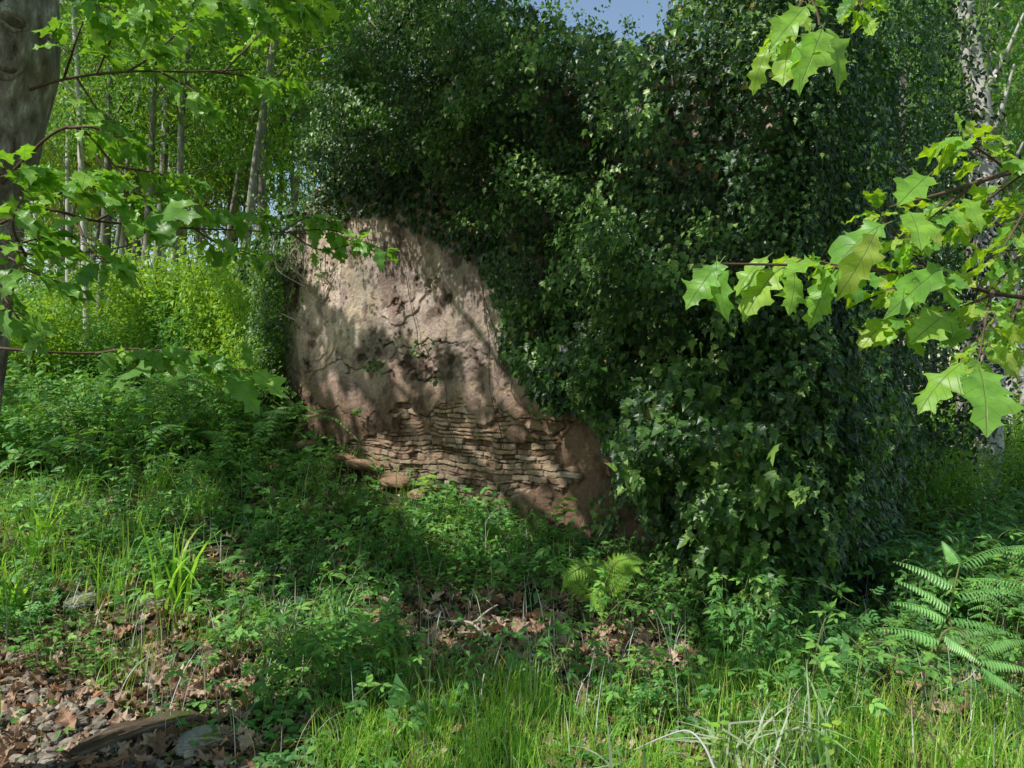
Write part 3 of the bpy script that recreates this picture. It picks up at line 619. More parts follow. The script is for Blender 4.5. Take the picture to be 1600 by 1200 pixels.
# ivy and creepers on the broken left end
ivy3 = thing('ivy', (-2.85, 7.9, .85), 'thin ivy and small creepers climbing the broken left end of the ruined wall', 'ivy')
mb = MB()
k = 5200; q = at(1, 1, 1)*0+np.zeros((k, 3)); ppx = rng.normal(424, 17, k); ppy = rng.uniform(380, 720, k); Yy = rng.uniform(7.45, 7.85, k)
q = np.stack([(ppx-800)/F*Yy, Yy, EYE-(ppy-600)/F*Yy], 1); kp = fbm(q[:, 0]*5, q[:, 2]*5, 3) > .38
put_ivy(q[kp], n3+A([-.3, 0, 0]), size=(.03, .055), tone=.15)
for (a_, b_, sx, sy, k) in [(410, 560, 14, 110, 500), (428, 450, 16, 60, 420), (422, 600, 12, 70, 320), (445, 400, 22, 20, 260), (1000, 850, 40, 14, 60), (955, 800, 14, 20, 50), (1030, 880, 30, 14, 70), (985, 760, 10, 30, 60), (880, 640, 16, 8, 30), (600, 575, 8, 6, 25), (675, 545, 9, 7, 25), (520, 430, 9, 30, 60), (470, 450, 14, 26, 90), (700, 590, 5, 4, 10), (580, 640, 5, 3, 8)]:
    qx = rng.normal(a_, sx, k); qy = rng.normal(b_, sy, k); pos = []
    for u, v in zip(qx, qy):
        ss, zz_ = px_wall(u, v); pos.append(wallp(A(ss), A(zz_), .13+rng.uniform(-.01, .04)))
    put_ivy(A(pos), n3, size=(.025, .05), tone=.25)
mb.build('foliage', M['ivy'], ivy3, smooth=False, origin=A(ivy3.location))

# dry roots trailing over the top-left corner of the wall
rt = thing('root_tangle', at(470, 440, 7.6), 'tangle of dry bleached roots and stalks trailing over the wall\'s left top corner', 'roots')
mb = MB()
for i in range(60):
    x0 = rng.uniform(425, 555); y0 = rng.uniform(350, 400); x1 = x0+rng.normal(0, 22); y1 = y0+rng.uniform(40, 120); Y0 = 7.95-.79*(x0-425)/F*8*.8-.12
    tube(mb, spline([at(x0, y0, Y0), at((x0+x1)/2+rng.normal(0, 12), (y0+y1)/2, Y0-.08), at(x1, y1, Y0-.03)], 8), rng.uniform(.002, .005), 4)
for pts in [[(415, 395), (440, 420), (452, 415), (480, 440)], [(440, 425), (455, 395), (462, 385)], [(430, 405), (437, 425), (480, 450)], [(440, 490), (480, 510), (525, 535)], [(540, 370), (535, 345), (528, 335)]]:
    tube(mb, spline([at(a, b, 7.4) for a, b in pts], 10), .006, 5)
mb.build('root', M['deadwood'], rt, origin=A(rt.location))

# ================================================================ FOREGROUND OAKS
def put_oak(mb, B, Tp, nrm, mi=0, rnd=None, tpl=None, sc=1.0):
    """one leaf from base point B to tip point Tp"""
    B = A(B, float); D = A(Tp, float)-B; L = np.linalg.norm(D)*sc
    scatter(mb, OAK[rng.integers(0, 6)] if tpl is None else OAK[tpl], B[None], D[None], A(nrm, float)[None], A([L]), None if rnd is None else A([rnd]), mi)
def twig_leaves(mb, stem, pts, Ls=(.10, .16), n=9, spread=1.0, droop=.35, mi=0, tipn=6, side=None):
    """leaves alternately along a twig, a whorl at its end"""
    P = spline(pts, 30); tube(stem, P, np.linspace(.0045, .0018, 30), 6)
    T = norm(np.gradient(P, axis=0))
    for i in range(n):
        u = int(8+21*i/(n-1)) if n > 1 else 29; t = T[u]; sd = 1 if i % 2 else -1
        lat = norm(np.cross(t, A([0, 0, 1.0])))*sd
        d_ = norm(t*rng.uniform(.2, .8)+lat*rng.uniform(.5, 1.1)*spread+A([0, 0, -rng.uniform(0, 1)*droop])+rng.normal(0, .18, 3))
        L = rng.uniform(*Ls); b = P[u]+d_*.025
        tube(stem, A([P[u], P[u]+d_*.02+A([0, 0, .004]), b]), .0013, 4)
        put_oak(mb, b, b+d_*L, norm(A([0, 0, 1.0])+rng.normal(0, .38, 3)), mi)
    for i in range(tipn):
        d_ = norm(T[-1]+rng.normal(0, .55, 3)+A([0, 0, -droop*.5])); L = rng.uniform(*Ls)
        put_oak(mb, P[-1]+d_*.015, P[-1]+d_*L, norm(A([0, 0, 1.0])+rng.normal(0, .4, 3)), mi)
def branch_obj(tree, pts, rad, twigs, leafmat, name='branch', **kw):
    o0 = A(pts[0], float); st = MB(); lf = MB()
    P = spline(pts, 30); tube(st, P, np.linspace(rad[0], rad[1], 30), 8, bump=.1)
    for tw in twigs: twig_leaves(lf, st, tw, **kw)
    b = st.build(name, M['twig'], tree, origin=o0)
    return b, lf, o0
def fin(lf, b, o0, mat):
    V = lf.build('foliage', mat, None, smooth=True, origin=o0); V.parent = b; V.location = (0, 0, 0); return V
# --- right oak: trunk out of frame, its limbs reach into the picture
oakR = thing('oak_tree', (3.0, 2.3, 0), 'young oak reaching in from beyond the right edge, its big lobed leaves glowing in sun', 'tree')
mb = MB(); tube(mb, spline([(3.0, 2.3, -.1), (2.95, 2.25, 1.2), (2.85, 2.3, 2.6), (2.7, 2.3, 4.4), (2.6, 2.2, 6)], 40), np.linspace(.12, .05, 40), 14, bump=.2)
mb.build('trunk', M['bark'], oakR, origin=A(oakR.location))
RB = [
 ([(2.9, 2.25, 1.75), at(1640, 470, 2.1), at(1500, 440, 1.95), at(1400, 425, 1.85), at(1250, 415, 1.75), at(1125, 412, 1.7)], (.0075, .0025),
  [[at(1400, 425, 1.85), at(1340, 420, 1.8), at(1260, 405, 1.8)], [at(1500, 440, 1.95), at(1440, 410, 1.9), at(1375, 335, 1.85)], [at(1560, 455, 2), at(1500, 480, 1.9), at(1400, 500, 1.8)],
   [at(1480, 440, 1.95), at(1450, 440, 1.85), at(1400, 450, 1.75)], [at(1550, 455, 2), at(1540, 500, 1.8), at(1530, 560, 1.65)]]),
 ([(2.9, 2.25, 2.1), at(1680, 260, 2.1), at(1580, 270, 2.0), at(1480, 300, 1.95), at(1385, 325, 1.9)], (.011, .003),
  [[at(1580, 270, 2.0), at(1540, 240, 1.95), at(1500, 215, 1.9)], [at(1520, 290, 2), at(1480, 320, 1.9), at(1420, 370, 1.8)], [at(1620, 270, 2), at(1600, 330, 1.9), at(1560, 400, 1.8)], [at(1600, 270, 2), at(1560, 300, 2.2), at(1500, 350, 2.3)]]),
 ([(2.9, 2.25, 1.9), at(1700, 400, 2.3), at(1600, 390, 2.3), at(1520, 395, 2.25)], (.0075, .0025),
  [[at(1600, 390, 2.3), at(1560, 350, 2.3), at(1520, 330, 2.3)], [at(1600, 390, 2.3), at(1570, 430, 2.3), at(1530, 470, 2.3)], [at(1620, 390, 2.3), at(1590, 480, 2.2), at(1580, 530, 2.1)], [at(1650, 390, 2.3), at(1620, 450, 2.2), at(1560, 520, 2.2)]]),
]
EXPL = [((1125, 410, 1.70), (1062, 478, 1.66), (.3, -.6, 1)), ((1120, 408, 1.7), (1112, 470, 1.62), (-.6, -.5, 1)), ((1200, 400, 1.75), (1140, 432, 1.7), (0, -.5, 1)), ((1222, 412, 1.75), (1143, 492, 1.7), (-.3, -.7, .9)), ((1240, 420, 1.75), (1255, 478, 1.65), (.4, -.8, .7)), ((1300, 425, 1.75), (1266, 492, 1.68), (-.2, -.9, .7)),
        ((1330, 420, 1.78), (1345, 478, 1.7), (.2, -.9, .6)), ((1384, 350, 1.8), (1278, 382, 1.75), (0, -.7, 1)), ((1368, 364, 1.62), (1340, 440, 1.55), (.15, -.9, .5)), ((1450, 275, 1.85), (1400, 315, 1.75), (0, -.8, .8)), ((1420, 330, 1.75), (1455, 372, 1.62), (0, -.8, .8)),
        ((1505, 566, 1.6), (1418, 618, 1.55), (.1, -.25, 1)), ((1395, 495, 1.8), (1332, 535, 1.75), (0, -.4, 1)), ((1396, 500, 1.8), (1372, 540, 1.75), (.5, -.7, .7)), ((1505, 215, 1.9), (1528, 182, 1.9), (.3, -.9, .4)), ((1480, 490, 1.75), (1430, 520, 1.65), (.3, -.6, .8)), ((1470, 420, 1.7), (1425, 445, 1.6), (.1, -.9, .6)), ((1280, 410, 1.7), (1215, 425, 1.65), (0, -.5, 1))]
for bi, (pts, rad, tws) in enumerate(RB):
    b, lf, o0 = branch_obj(oakR, pts, rad, tws, M['oak_young'], n=16, Ls=(.05, .095), droop=.55)
    if bi == 0:
        for B, T_2, nn in EXPL: put_oak(lf, at(*B), at(*T_2), nn, rnd=rng.uniform(0, 1), sc=.86)
        # the broad near leaf
        scatter(lf, OAK[0], at(1530, 575, 1.42)[None], (at(1560, 655, 1.28)-at(1530, 575, 1.42))[None], A([[.05, -.45, .9]]), A([.165]), A([.3]))
    fin(lf, b, o0, M['oak_young'])
pts = [(2.72, 2.3, 4.3), (2.2, 2.2, 3.9), (1.4, 2.1, 3.2), at(1290, -60, 2.0), at(1280, 40, 1.95)]
b, lf, o0 = branch_obj(oakR, pts, (.02, .003), [[at(1290, -60, 2), at(1255, 0, 1.95), at(1215, 60, 1.9)], [at(1290, -60, 2), at(1330, -20, 1.95), at(1345, 10, 1.9)]], M['oak_young'], n=13, Ls=(.045, .08), droop=.8)
for B, T_2, nn in [((1285, 45, 1.8), (1262, 118, 1.7), (.1, -.9, .5)), ((1290, 45, 1.85), (1358, 92, 1.75), (.2, -.7, .7)), ((1265, 50, 1.8), (1222, 130, 1.75), (-.6, -.6, .5)), ((1200, 75, 1.85), (1160, 145, 1.85), (-.4, -.8, .4)), ((1235, 60, 1.85), (1215, 150, 1.8), (-.6, -.6, .5)), ((1260, 10, 1.85), (1190, 80, 1.8), (0, -.8, .7))]: put_oak(lf, at(*B), at(*T_2), nn, sc=.78)
fin(lf, b, o0, M['oak_young'])
# --- left oak: the grey trunk at the picture's left edge
oakL = thing('oak_tree', (-2.25, 2.5, 0), 'old oak with a thick grey knotted trunk cut by the left edge', 'tree')
tp = spline([(-2.16, 2.5, -.15), (-2.10, 2.5, .5), (-2.0, 2.5, 1.2), (-1.93, 2.5, 1.7), (-1.885, 2.5, 2.05), (-1.85, 2.5, 2.3), (-1.83, 2.5, 2.5), (-1.82, 2.5, 2.75), (-1.84, 2.5, 3.0), (-1.93, 2.45, 3.5), (-2.35, 2.35, 4.4), (-2.8, 2.25, 5.4), (-3.2, 2.2, 6.6)], 120)
rad = np.interp(tp[:, 2], [-.1, .2, .6, 1.5, 2.0, 2.3, 2.5, 2.7, 2.95, 3.3, 3.6, 5, 6.6], [.34, .25, .21, .185, .18, .19, .205, .235, .245, .17, .13, .10, .07])
mb = MB(); tube(mb, tp, rad, 64, bump=.12, seed=5)
mb.build('trunk', M['bark'], oakL, origin=A(oakL.location))
def on_trunk(px, py):
    for Y in np.linspace(2.0, 2.6, 200):
        p = at(px, py, Y); c = A([np.interp(p[2], tp[:, 2], tp[:, 0]), 2.5]); r_ = np.interp(p[2], tp[:, 2], rad)
        if np.hypot(*(p[:2]-c)) < r_*.99: return p
    return at(px, py, 2.3)
for (a, b, rx_, rz_) in [(66, 38, .026, .032), (18, 30, .05, .03), (6, 96, .05, .045)]:
    mb = MB(); hb = MB(); c = on_trunk(a, b); th = np.linspace(0, 6.283, 22); nn_ = norm(A([c[0]-(-1.79), c[1]-2.5, 0.])); tt_ = A([-nn_[1], nn_[0], 0.])
    ring = c+np.cos(th)[:, None]*tt_*rx_+np.sin(th)[:, None]*A([0, 0, 1.])*rz_*(1+.15*np.sin(3*th))[:, None]-nn_*.004
    tube(mb, ring, .011+.004*np.sin(th*2+a), 8, bump=.3); qd, fd = rock_mesh(3, 1, 18, 12, .2); hb.add(c-nn_*.0+(qd[:, :1]*tt_*rx_*.85+qd[:, 2:]*A([0, 0, 1.])*rz_*.8+qd[:, 1:2]*nn_*.006), fd, np.full(len(fd), 4))
    ko = mb.build('knot', M['bark'], oakL, origin=A(oakL.location)); h_ = hb.build('hollow', M['log'], None, origin=A(oakL.location)); h_.parent = ko; h_.location = (0, 0, 0)
mb = MB()
for pts in [[(-5, 40), (20, 75), (40, 100), (70, 70), (88, 45)], [(25, 70), (30, 130), (40, 200), (46, 260)], [(40, 100), (45, 160), (30, 240), (20, 300)]]:
    tube(mb, spline([on_trunk(a, b) for a, b in pts], 24), .0028, 5)
mb.build('creeper_stem', M['bark_grey'], oakL, origin=A(oakL.location))
LB = [
 ([(-1.75, 2.5, 2.55), at(95, 125, 2.45), at(200, 112, 2.5), at(300, 112, 2.6), at(390, 108, 2.7)], (.0075, .0025),
  [[at(200, 112, 2.5), at(240, 85, 2.55), at(300, 30, 2.6)], [at(150, 118, 2.5), at(170, 70, 2.5), at(190, 20, 2.5)], [at(250, 112, 2.55), at(300, 140, 2.5), at(330, 165, 2.5)], [at(350, 112, 2.65), at(400, 60, 2.8), at(430, 25, 2.9)], [at(330, 112, 2.65), at(400, 120, 2.7), at(450, 130, 2.8)], [at(120, 122, 2.5), at(160, 180, 2.5), at(200, 205, 2.6)], [at(100, 122, 2.5), at(120, 60, 2.4), at(140, 10, 2.4)]]),
 ([(-1.8, 2.5, 2.2), at(100, 200, 2.3), at(180, 260, 2.4), at(240, 330, 2.4)], (.0075, .0025),
  [[at(100, 200, 2.3), at(150, 200, 2.3), at(190, 220, 2.4)], [at(180, 260, 2.4), at(240, 270, 2.5), at(300, 285, 2.6)], [at(140, 230, 2.4), at(190, 300, 2.4), at(230, 350, 2.4)]]),
 ([(-1.9, 2.5, 2.05), at(50, 330, 2.2), at(150, 345, 2.4), at(260, 355, 2.7), at(380, 360, 3.1), at(480, 365, 3.4)], (.0075, .0025),
  [[at(60, 330, 2.2), at(110, 290, 2.2), at(150, 275, 2.2)], [at(150, 345, 2.4), at(200, 320, 2.4), at(250, 300, 2.5)], [at(120, 345, 2.3), at(140, 390, 2.2), at(165, 410, 2.1)], [at(260, 355, 2.7), at(320, 330, 2.8), at(400, 340, 3.0)], [at(300, 355, 2.8), at(340, 380, 2.9), at(400, 400, 3.1)], [at(440, 362, 3.3), at(480, 340, 3.4), at(510, 345, 3.4)], [at(450, 362, 3.3), at(500, 390, 3.4), at(560, 380, 3.4)], [at(460, 362, 3.3), at(520, 360, 3.4), at(600, 390, 3.4)]]),
 ([(-1.95, 2.5, 1.95), at(-20, 390, 2.2), at(80, 400, 2.2), at(200, 385, 2.3)], (.0075, .0025),
  [[at(-20, 390, 2.2), at(30, 380, 2.0), at(70, 370, 2.0)], [at(0, 390, 2.2), at(40, 420, 2.0), at(90, 440, 2.0)], [at(40, 400, 2.2), at(20, 350, 2.0), at(40, 300, 2.0)], [at(-30, 390, 2.1), at(10, 470, 2.0), at(30, 500, 2.0)], [at(-30, 290, 2.1), at(20, 270, 2.0), at(50, 260, 2.0)]]),
 ([(-2.0, 2.5, 1.75), at(10, 545, 2.3), at(120, 552, 2.4), at(230, 550, 2.5), at(330, 575, 2.6)], (.0075, .0025),
  [[at(230, 550, 2.5), at(290, 545, 2.5), at(340, 560, 2.5)], [at(250, 555, 2.5), at(330, 570, 2.6), at(390, 580, 2.7)], [at(150, 552, 2.4), at(200, 545, 2.3), at(240, 548, 2.3)]]),
 ([(-1.85, 2.5, 2.7), at(40, -40, 2.3), at(200, -60, 2.3), at(370, -40, 2.5)], (.0075, .0025),
  [[at(370, -40, 2.5), at(390, 0, 2.5), at(410, 20, 2.5)], [at(200, -60, 2.3), at(230, -10, 2.3), at(220, 20, 2.3)], [at(330, -40, 2.4), at(330, -10, 2.3), at(350, 10, 2.3)], [at(100, -60, 2.3), at(130, -20, 2.3), at(160, 20, 2.3)], [at(370, -40, 2.5), at(430, -20, 2.5), at(470, 10, 2.6)]]),
]
for bi, (pts, rad, tws) in enumerate(LB):
    b, lf, o0 = branch_obj(oakL, pts, (rad[0]*.75, rad[1]), tws, M['oak'], n=15, Ls=(.055, .11), droop=.4)
    if bi == 4:
        for B, T_2, nn in [((395, 580, 2.6), (440, 600, 2.5), (0, -.3, 1)), ((350, 578, 2.55), (400, 608, 2.45), (0, -.5, 1)), ((270, 548, 2.5), (160, 572, 2.4), (0, -.4, 1)), ((290, 550, 2.5), (262, 590, 2.4), (.3, -.6, .8))]: put_oak(lf, at(*B), at(*T_2), nn)
    if bi == 1:
        for B, T_2, nn in [((255, 330, 2.4), (275, 300, 2.35), (.2, -.8, .7)), ((240, 330, 2.4), (262, 368, 2.3), (0, -.9, .6)), ((220, 350, 2.3), (270, 300, 2.2), (0, -.8, .8))]: put_oak(lf, at(*B), at(*T_2), nn)
    fin(lf, b, o0, M['oak'])

# ---- the left oak's high crown: mostly unseen, added for shade, gaps cut to shape the sun patches
LIT = [(120, 1130, 170, 80), (760, 245, 28, 18), (1150, 150, 90, 40), (1090, 390, 35, 22), (1000, 560, 22, 18), (660, 80, 45, 25), (900, 110, 35, 18), (540, 210, 20, 40),
   # cx, cy, rx, ry (photo pixels where sun lands)
 (560, 400, 75, 75), (690, 460, 85, 45), (620, 440, 110, 50), (740, 500, 40, 40), (650, 545, 14, 45), (780, 600, 12, 55), (470, 630, 10, 45), (520, 610, 8, 50), (560, 640, 14, 50), (620, 600, 10, 40), (600, 690, 30, 18), (700, 690, 55, 14), (730, 600, 8, 50), (830, 690, 20, 25), (850, 640, 10, 40), (880, 760, 10, 45), (500, 690, 20, 18), (950, 740, 12, 40), (800, 520, 12, 30),
 (1150, 740, 70, 55), (1100, 600, 60, 60), (1010, 690, 40, 60), (1060, 890, 40, 40), (1130, 840, 40, 40), (940, 900, 60, 45), (790, 780, 60, 40), (640, 750, 60, 30), (720, 820, 60, 30),
 (740, 1110, 200, 80), (600, 1080, 90, 50), (40, 860, 130, 110), (190, 950, 150, 70), (250, 1060, 150, 70), (330, 1000, 80, 50), (100, 1000, 120, 50), (300, 900, 70, 60), (400, 1120, 90, 70), (1200, 1150, 170, 70), (1450, 1140, 180, 60), (1330, 1080, 100, 40), (780, 980, 110, 26), (1020, 1000, 36, 80), (1020, 1110, 50, 50), (1500, 960, 150, 110), (1650, 1010, 170, 130), (1000, 930, 60, 45), (600, 1150, 160, 60), (900, 1050, 70, 40), (480, 950, 60, 22), (560, 930, 40, 20), (1180, 960, 60, 40), (900, 1010, 60, 30), (470, 1010, 60, 30),
 (440, 320, 70, 90), (350, 480, 70, 100), (390, 620, 60, 60), (150, 640, 80, 40), (1300, 20, 200, 90), (1150, 60, 130, 60), (1480, 780, 110, 60)]
def shade_keep(P):
    """True where a crown leaf may stay: its shadow does not fall in one of the sunlit patches"""
    t = ((P[:, :2]-L0-nW*.13)@nW)/(SUN[:2]@nW); H = P-SUN*t[:, None]; s = (H[:, :2]-L0)@dW
    onw = (s > -.2) & (s < LEN+.2) & (H[:, 2] > .4) & (H[:, 2] < 4.6) & (t > 0)
    G = P.copy(); tt = (P[:, 2]-.4)/SUN[2]
    for _ in range(4): G = P-SUN*tt[:, None]; tt = (P[:, 2]-gz(G[:, 0], G[:, 1])-.15)/SUN[2]
    G = P-SUN*tt[:, None]; Hh = np.where(onw[:, None], H, G); px, py = proj(Hh)
    lit = np.zeros(len(P)); mg = np.clip(.08*F/np.maximum(Hh[:, 1], 2), 8, 34)
    wob = 1+.5*(fbm(px/30, py/30, 201)-.5)
    for cx, cy, rx, ry in LIT:
        lean = (py-cy)*.35 if cy < 780 and 430 < cx < 980 else 0
        lit = np.maximum(lit, (((px-cx-lean)/(rx+mg*(.35 if rx < 25 and cx < 960 and cy < 780 else 1)))**2+((py-cy)/(ry+mg))**2 < 1.0*wob) & (Hh[:, 1] > .5))
    # never shade the glowing foreground branches on the right
    keys = A([at(60, 60, 2.3), at(50, 150, 2.3), at(1120, 430, 1.7), at(1250, 420, 1.75), at(1380, 380, 1.8), at(1480, 430, 1.8), at(1540, 620, 1.4), at(1480, 300, 1.9), at(1280, 60, 1.85), at(1560, 260, 2), at(1570, 420, 2.2), at(160, 60, 2.5), at(300, 80, 2.6), at(180, 300, 2.4)])
    near = np.zeros(len(P), bool)
    for kx in keys:
        w = P-kx; a = w@SUN; d = np.linalg.norm(w-a[:, None]*SUN, axis=1); near |= (d < .22) & (a > 0)
    shd = onw | ((px > 330) & (px < 1000) & (py > 700) & (py < 960))
    return (lit < .5) & ~near, shd
mb = MB(); st = MB()
k = 70000
P = np.column_stack([rng.uniform(-10, 2.0, k), rng.uniform(-5, 8.5, k), rng.uniform(5.4, 8.2, k)])
cl = fbm(P[:, 0]*.9+P[:, 2]*.4, P[:, 1]*.9, 211)
kp_, sh_ = shade_keep(P)
P = P[kp_ & (cl > np.where(sh_, .18, .45))]
ppx, ppy = proj(P); P = P[~((ppx > 640) & (ppx < 1200) & (ppy > -40) & (P[:, 1] > 1))]
k = len(P); Dc = norm(rng.normal(0, 1, (k, 3))+A([0, 0, -.4])); Sc = rng.uniform(.12, .19, k); scatter(mb, OAKS, P-Dc*(Sc*.5)[:, None], Dc, norm(rng.normal(0, .45, (k, 3))+A([0, 0, 1])), Sc)
mb.build('crown', M['oak_young'], oakL, smooth=False, origin=A(oakL.location))  # very translucent leaves, so the crown sends green light down
for i in range(16):
    a = rng.uniform(-2.2, 2.6); b0 = tp[rng.integers(95, 119)]; ln = rng.uniform(2, 5.5)
    e = b0+A([math.cos(a+1.8)*ln, math.sin(a+1.8)*ln*.9+ .8, rng.uniform(.8, 1.6)])
    e[0] = min(e[0], 0.6); 
    tube(st, spline([b0, (b0+e)/2+A([0, 0, .5])+rng.normal(0, .2, 3), e], 14), np.linspace(.05, .012, 14), 6)
st.build('limb', M['bark'], oakL, origin=A(oakL.location))

# ================================================================ BACKGROUND TREES
def make_tree(seed, h, r, lean, lo, nleaf, spread, ls, leafm, barkm, nl=16, name='tree', clump=.55):
    r_ = np.random.default_rng(seed); t = np.linspace(0, 1, 26)
    a = r_.uniform(0, 6.28); bend = (fbm(t*2.5, t*0+seed, 3)-.5)*.8
    P = np.column_stack([lean[0]*t**1.3+bend*math.cos(a)*t, lean[1]*t**1.3+bend*math.sin(a)*t, h*t-.2])
    tr = MB(); tube(tr, P, r*(1-.8*t)+.01, 9, bump=.15, seed=seed); cr = MB(); tips = []
    for i in range(nl):
        u = lo+(1-lo)*(i+r_.random())/nl; b = np.array([np.interp(u, t, P[:, j]) for j in range(3)]); ang = r_.uniform(0, 6.28)
        ln = spread*(1.15-.75*(u-lo)/(1-lo))*r_.uniform(.6, 1.2); e = b+A([math.cos(ang)*ln, math.sin(ang)*ln, ln*r_.uniform(.15, .8)])
        m_ = (b+e)/2+A([0, 0, .12*ln]); Q = spline([b, m_, e], 8); tube(tr, Q, np.linspace(max(.012, r*.3*(1-u)+.008), .005, 8), 5)
        for j in range(6):
            c = Q[min(7, 2+j)]+r_.normal(0, .22*ln, 3)*A([1, 1, .6]); tips.append(c)
    tips = A(tips); k = nleaf; ci = r_.integers(0, len(tips), k)
    q = tips[ci]+r_.normal(0, 1, (k, 3))*A([clump, clump, clump*.6])*r_.uniform(.4, 1, (k, 1))
    tn = r_.random(len(tips))[ci]
    Dn = norm(r_.normal(0, .7, (k, 3))+A([0, 0, -.5])); Nn = norm(r_.normal(0, .5, (k, 3))+A([0, 0, .8]))
    scatter(cr, OVT[seed % 3], q, Dn, Nn, r_.uniform(ls[0], ls[1], k), np.clip(.6*tn+.5*r_.random(k)-.05, 0, 1))
    root = bpy.data.objects.new(name, None); col.objects.link(root)
    tr.build('trunk', barkm, root); cr.build('crown', leafm, root, smooth=False)
    return root
protos = [
 make_tree(1, 13, .06, (.8, .2), .26, 5600, 1.7, (.07, .13), M['tree'], M['bark_grey'], name='slim_tree'),
 make_tree(2, 12, .045, (-.7, .1), .30, 5000, 1.5, (.07, .12), M['tree'], M['bark_pale'], name='slim_tree'),
 make_tree(3, 14, .075, (.2, .4), .24, 6000, 1.9, (.07, .13), M['tree'], M['bark_grey'], name='slim_tree'),
 make_tree(4, 11, .04, (1.6, 0), .36, 3800, 1.5, (.07, .12), M['shrub'], M['bark_grey'], name='slim_tree'),
 make_tree(5, 12, .075, (-1.1, .3), .2, 6000, 2.0, (.09, .16), M['tree_yel'], M['bark_grey'], name='slim_tree')]
plab = ['grey-barked slim tree leaning right', 'pale-barked thin tree leaning left', 'grey-barked upright tree', 'thin grey tree slanting right', 'yellow-green tree leaning left']
used = [False]*5
spots = []
r2 = np.random.default_rng(77)
def try_spots(n, pxr, Yr, mind, kinds, zone, skip=None):
    c = 0; tries = 0
    while c < n and tries < 3000:
        tries += 1; px = r2.uniform(*pxr); Y = r2.uniform(*Yr); x = (px-800)/F*Y
        if skip and skip(px, Y): continue
        if all(math.hypot(x-a[0], Y-a[1]) > mind for a in spots): spots.append((x, Y, int(r2.choice(kinds)), zone, px)); c += 1
try_spots(10, (110, 440), (11, 14), .7, [0, 1, 3], 'at the front of the wood left of the ruin')
try_spots(30, (80, 520), (14, 19), .8, [0, 1, 1, 2, 3, 4], 'midway into the wood left of the ruin')
try_spots(26, (-200, 560), (19, 30), 1.2, [0, 1, 2, 2, 3], 'deep in the wood left of the ruin')
try_spots(4, (1480, 1680), (10, 13), 1.0, [0, 1, 1], 'at the front of the wood right of the ruin')
try_spots(9, (1440, 1700), (13.5, 20), 1.0, [0, 1, 2, 1], 'midway into the wood right of the ruin')
try_spots(12, (1380, 1800), (20, 30), 1.2, [0, 1, 2], 'deep in the wood right of the ruin')
try_spots(5, (520, 700), (14, 22), 2.0, [0, 2], 'rising behind the ruin\'s ivy, left of the sky gap')
try_spots(6, (1150, 1400), (12, 18), 1.8, [4, 4, 0], 'rising behind the ruin\'s ivy, right of the sky gap')
try_spots(8, (-400, -80), (14, 24), 2.2, [0, 2], 'outside the left')
for i, (x, y, kd, zone, px) in enumerate(spots):
    
    o = protos[kd] if not used[kd] else copy_tree(protos[kd]); used[kd] = True
    o.location = (x, y, float(gz(x, y))); o.rotation_euler = (0, 0, r2.uniform(-.5, .5)); s = r2.uniform(.85, 1.2); o.scale = (s, s, s*r2.uniform(.92, 1.1))
    tag(o, f'{plab[kd]}, {zone}'.replace('outside the left', 'beside the picture\'s left edge'), 'tree', f'{plab[kd]}s {zone}')
# pale trunk at upper right, close behind the ivy
bt = thing('birch_tree', (5.9, 8.6, float(gz(5.9, 8.6))), 'tall whitish mottled trunk rising at the upper right behind the oak leaves', 'tree')
tpp = spline([at(1535, 790, 8.6), at(1550, 600, 8.6), at(1545, 400, 8.6), at(1535, 200, 8.6), at(1515, 60, 8.6), at(1495, -80, 8.6), at(1470, -300, 8.6), at(1450, -520, 8.6)], 60); tpp[0, 2] = gz(tpp[0, 0], tpp[0, 1])-.1
mb = MB(); tube(mb, tpp, np.linspace(.15, .07, 60), 14, bump=.25, seed=3)
for a_, b_ in [((1530, 150), (1600, 20)), ((1515, 60), (1465, -40)), ((1540, 230), (1585, 100)), ((1545, 350), (1500, 250)), ((1545, 300), (1600, 220))]:
    p0 = at(*a_, 8.6); p1 = at(*b_, 8.3); tube(mb, spline([p0, (p0+p1)/2+A([0, 0, -.1]), p1], 10), np.linspace(.045, .012, 10), 7)
mb.build('trunk', M['bark_pale'], bt, origin=A(bt.location))
mb = MB(); k = 5000; c = A([at(rng.uniform(1440, 1680), rng.uniform(-500, 180), rng.uniform(7.8, 9.6)) for _ in range(60)]); ci = rng.integers(0, 60, k)
q = c[ci]+rng.normal(0, .35, (k, 3)); scatter(mb, OVT[1], q, norm(rng.normal(0, 1, (k, 3))-A([0, 0, .5])), norm(rng.normal(0, .5, (k, 3))+A([0, 0, 1])), rng.uniform(.06, .11, k))
mb.build('crown', M['tree'], bt, smooth=False, origin=A(bt.location))
# dark evergreen behind the corner
ht = thing('holly_tree', (4.1, 7.9, float(gz(4.1, 7.9))), 'dark evergreen tree filling the gap between the ivy corner and the pale trunks', 'tree')
ho = A(ht.location); mb = MB(); tube(mb, spline([ho+A([0, 0, -.1]), ho+A([-.1, 0, 2]), ho+A([.1, 0, 5])], 20), np.linspace(.12, .04, 20), 9, bump=.2)
mb.build('trunk', M['bark_grey'], ht, origin=ho); mb = MB()
cs = []
for _ in range(150):
    u = rng.random(); zc = .9+4.8*u; rr_ = (.35+.75*math.sin(min(1, u*1.6+.15)*2.4)**.8)*math.sqrt(rng.random()); a = rng.uniform(0, 6.28); cs.append(ho+A([math.cos(a)*rr_, math.sin(a)*rr_*.9, zc]))
cs = A(cs); k = 13000; ci = rng.integers(0, len(cs), k); q = cs[ci]+rng.normal(0, .17, (k, 3))
scatter(mb, OVT[2], q, norm(rng.normal(0, .8, (k, 3))-A([0, 0, .5])), norm(rng.normal(0, .6, (k, 3))+A([-.2, -.3, .7])), rng.uniform(.05, .09, k))
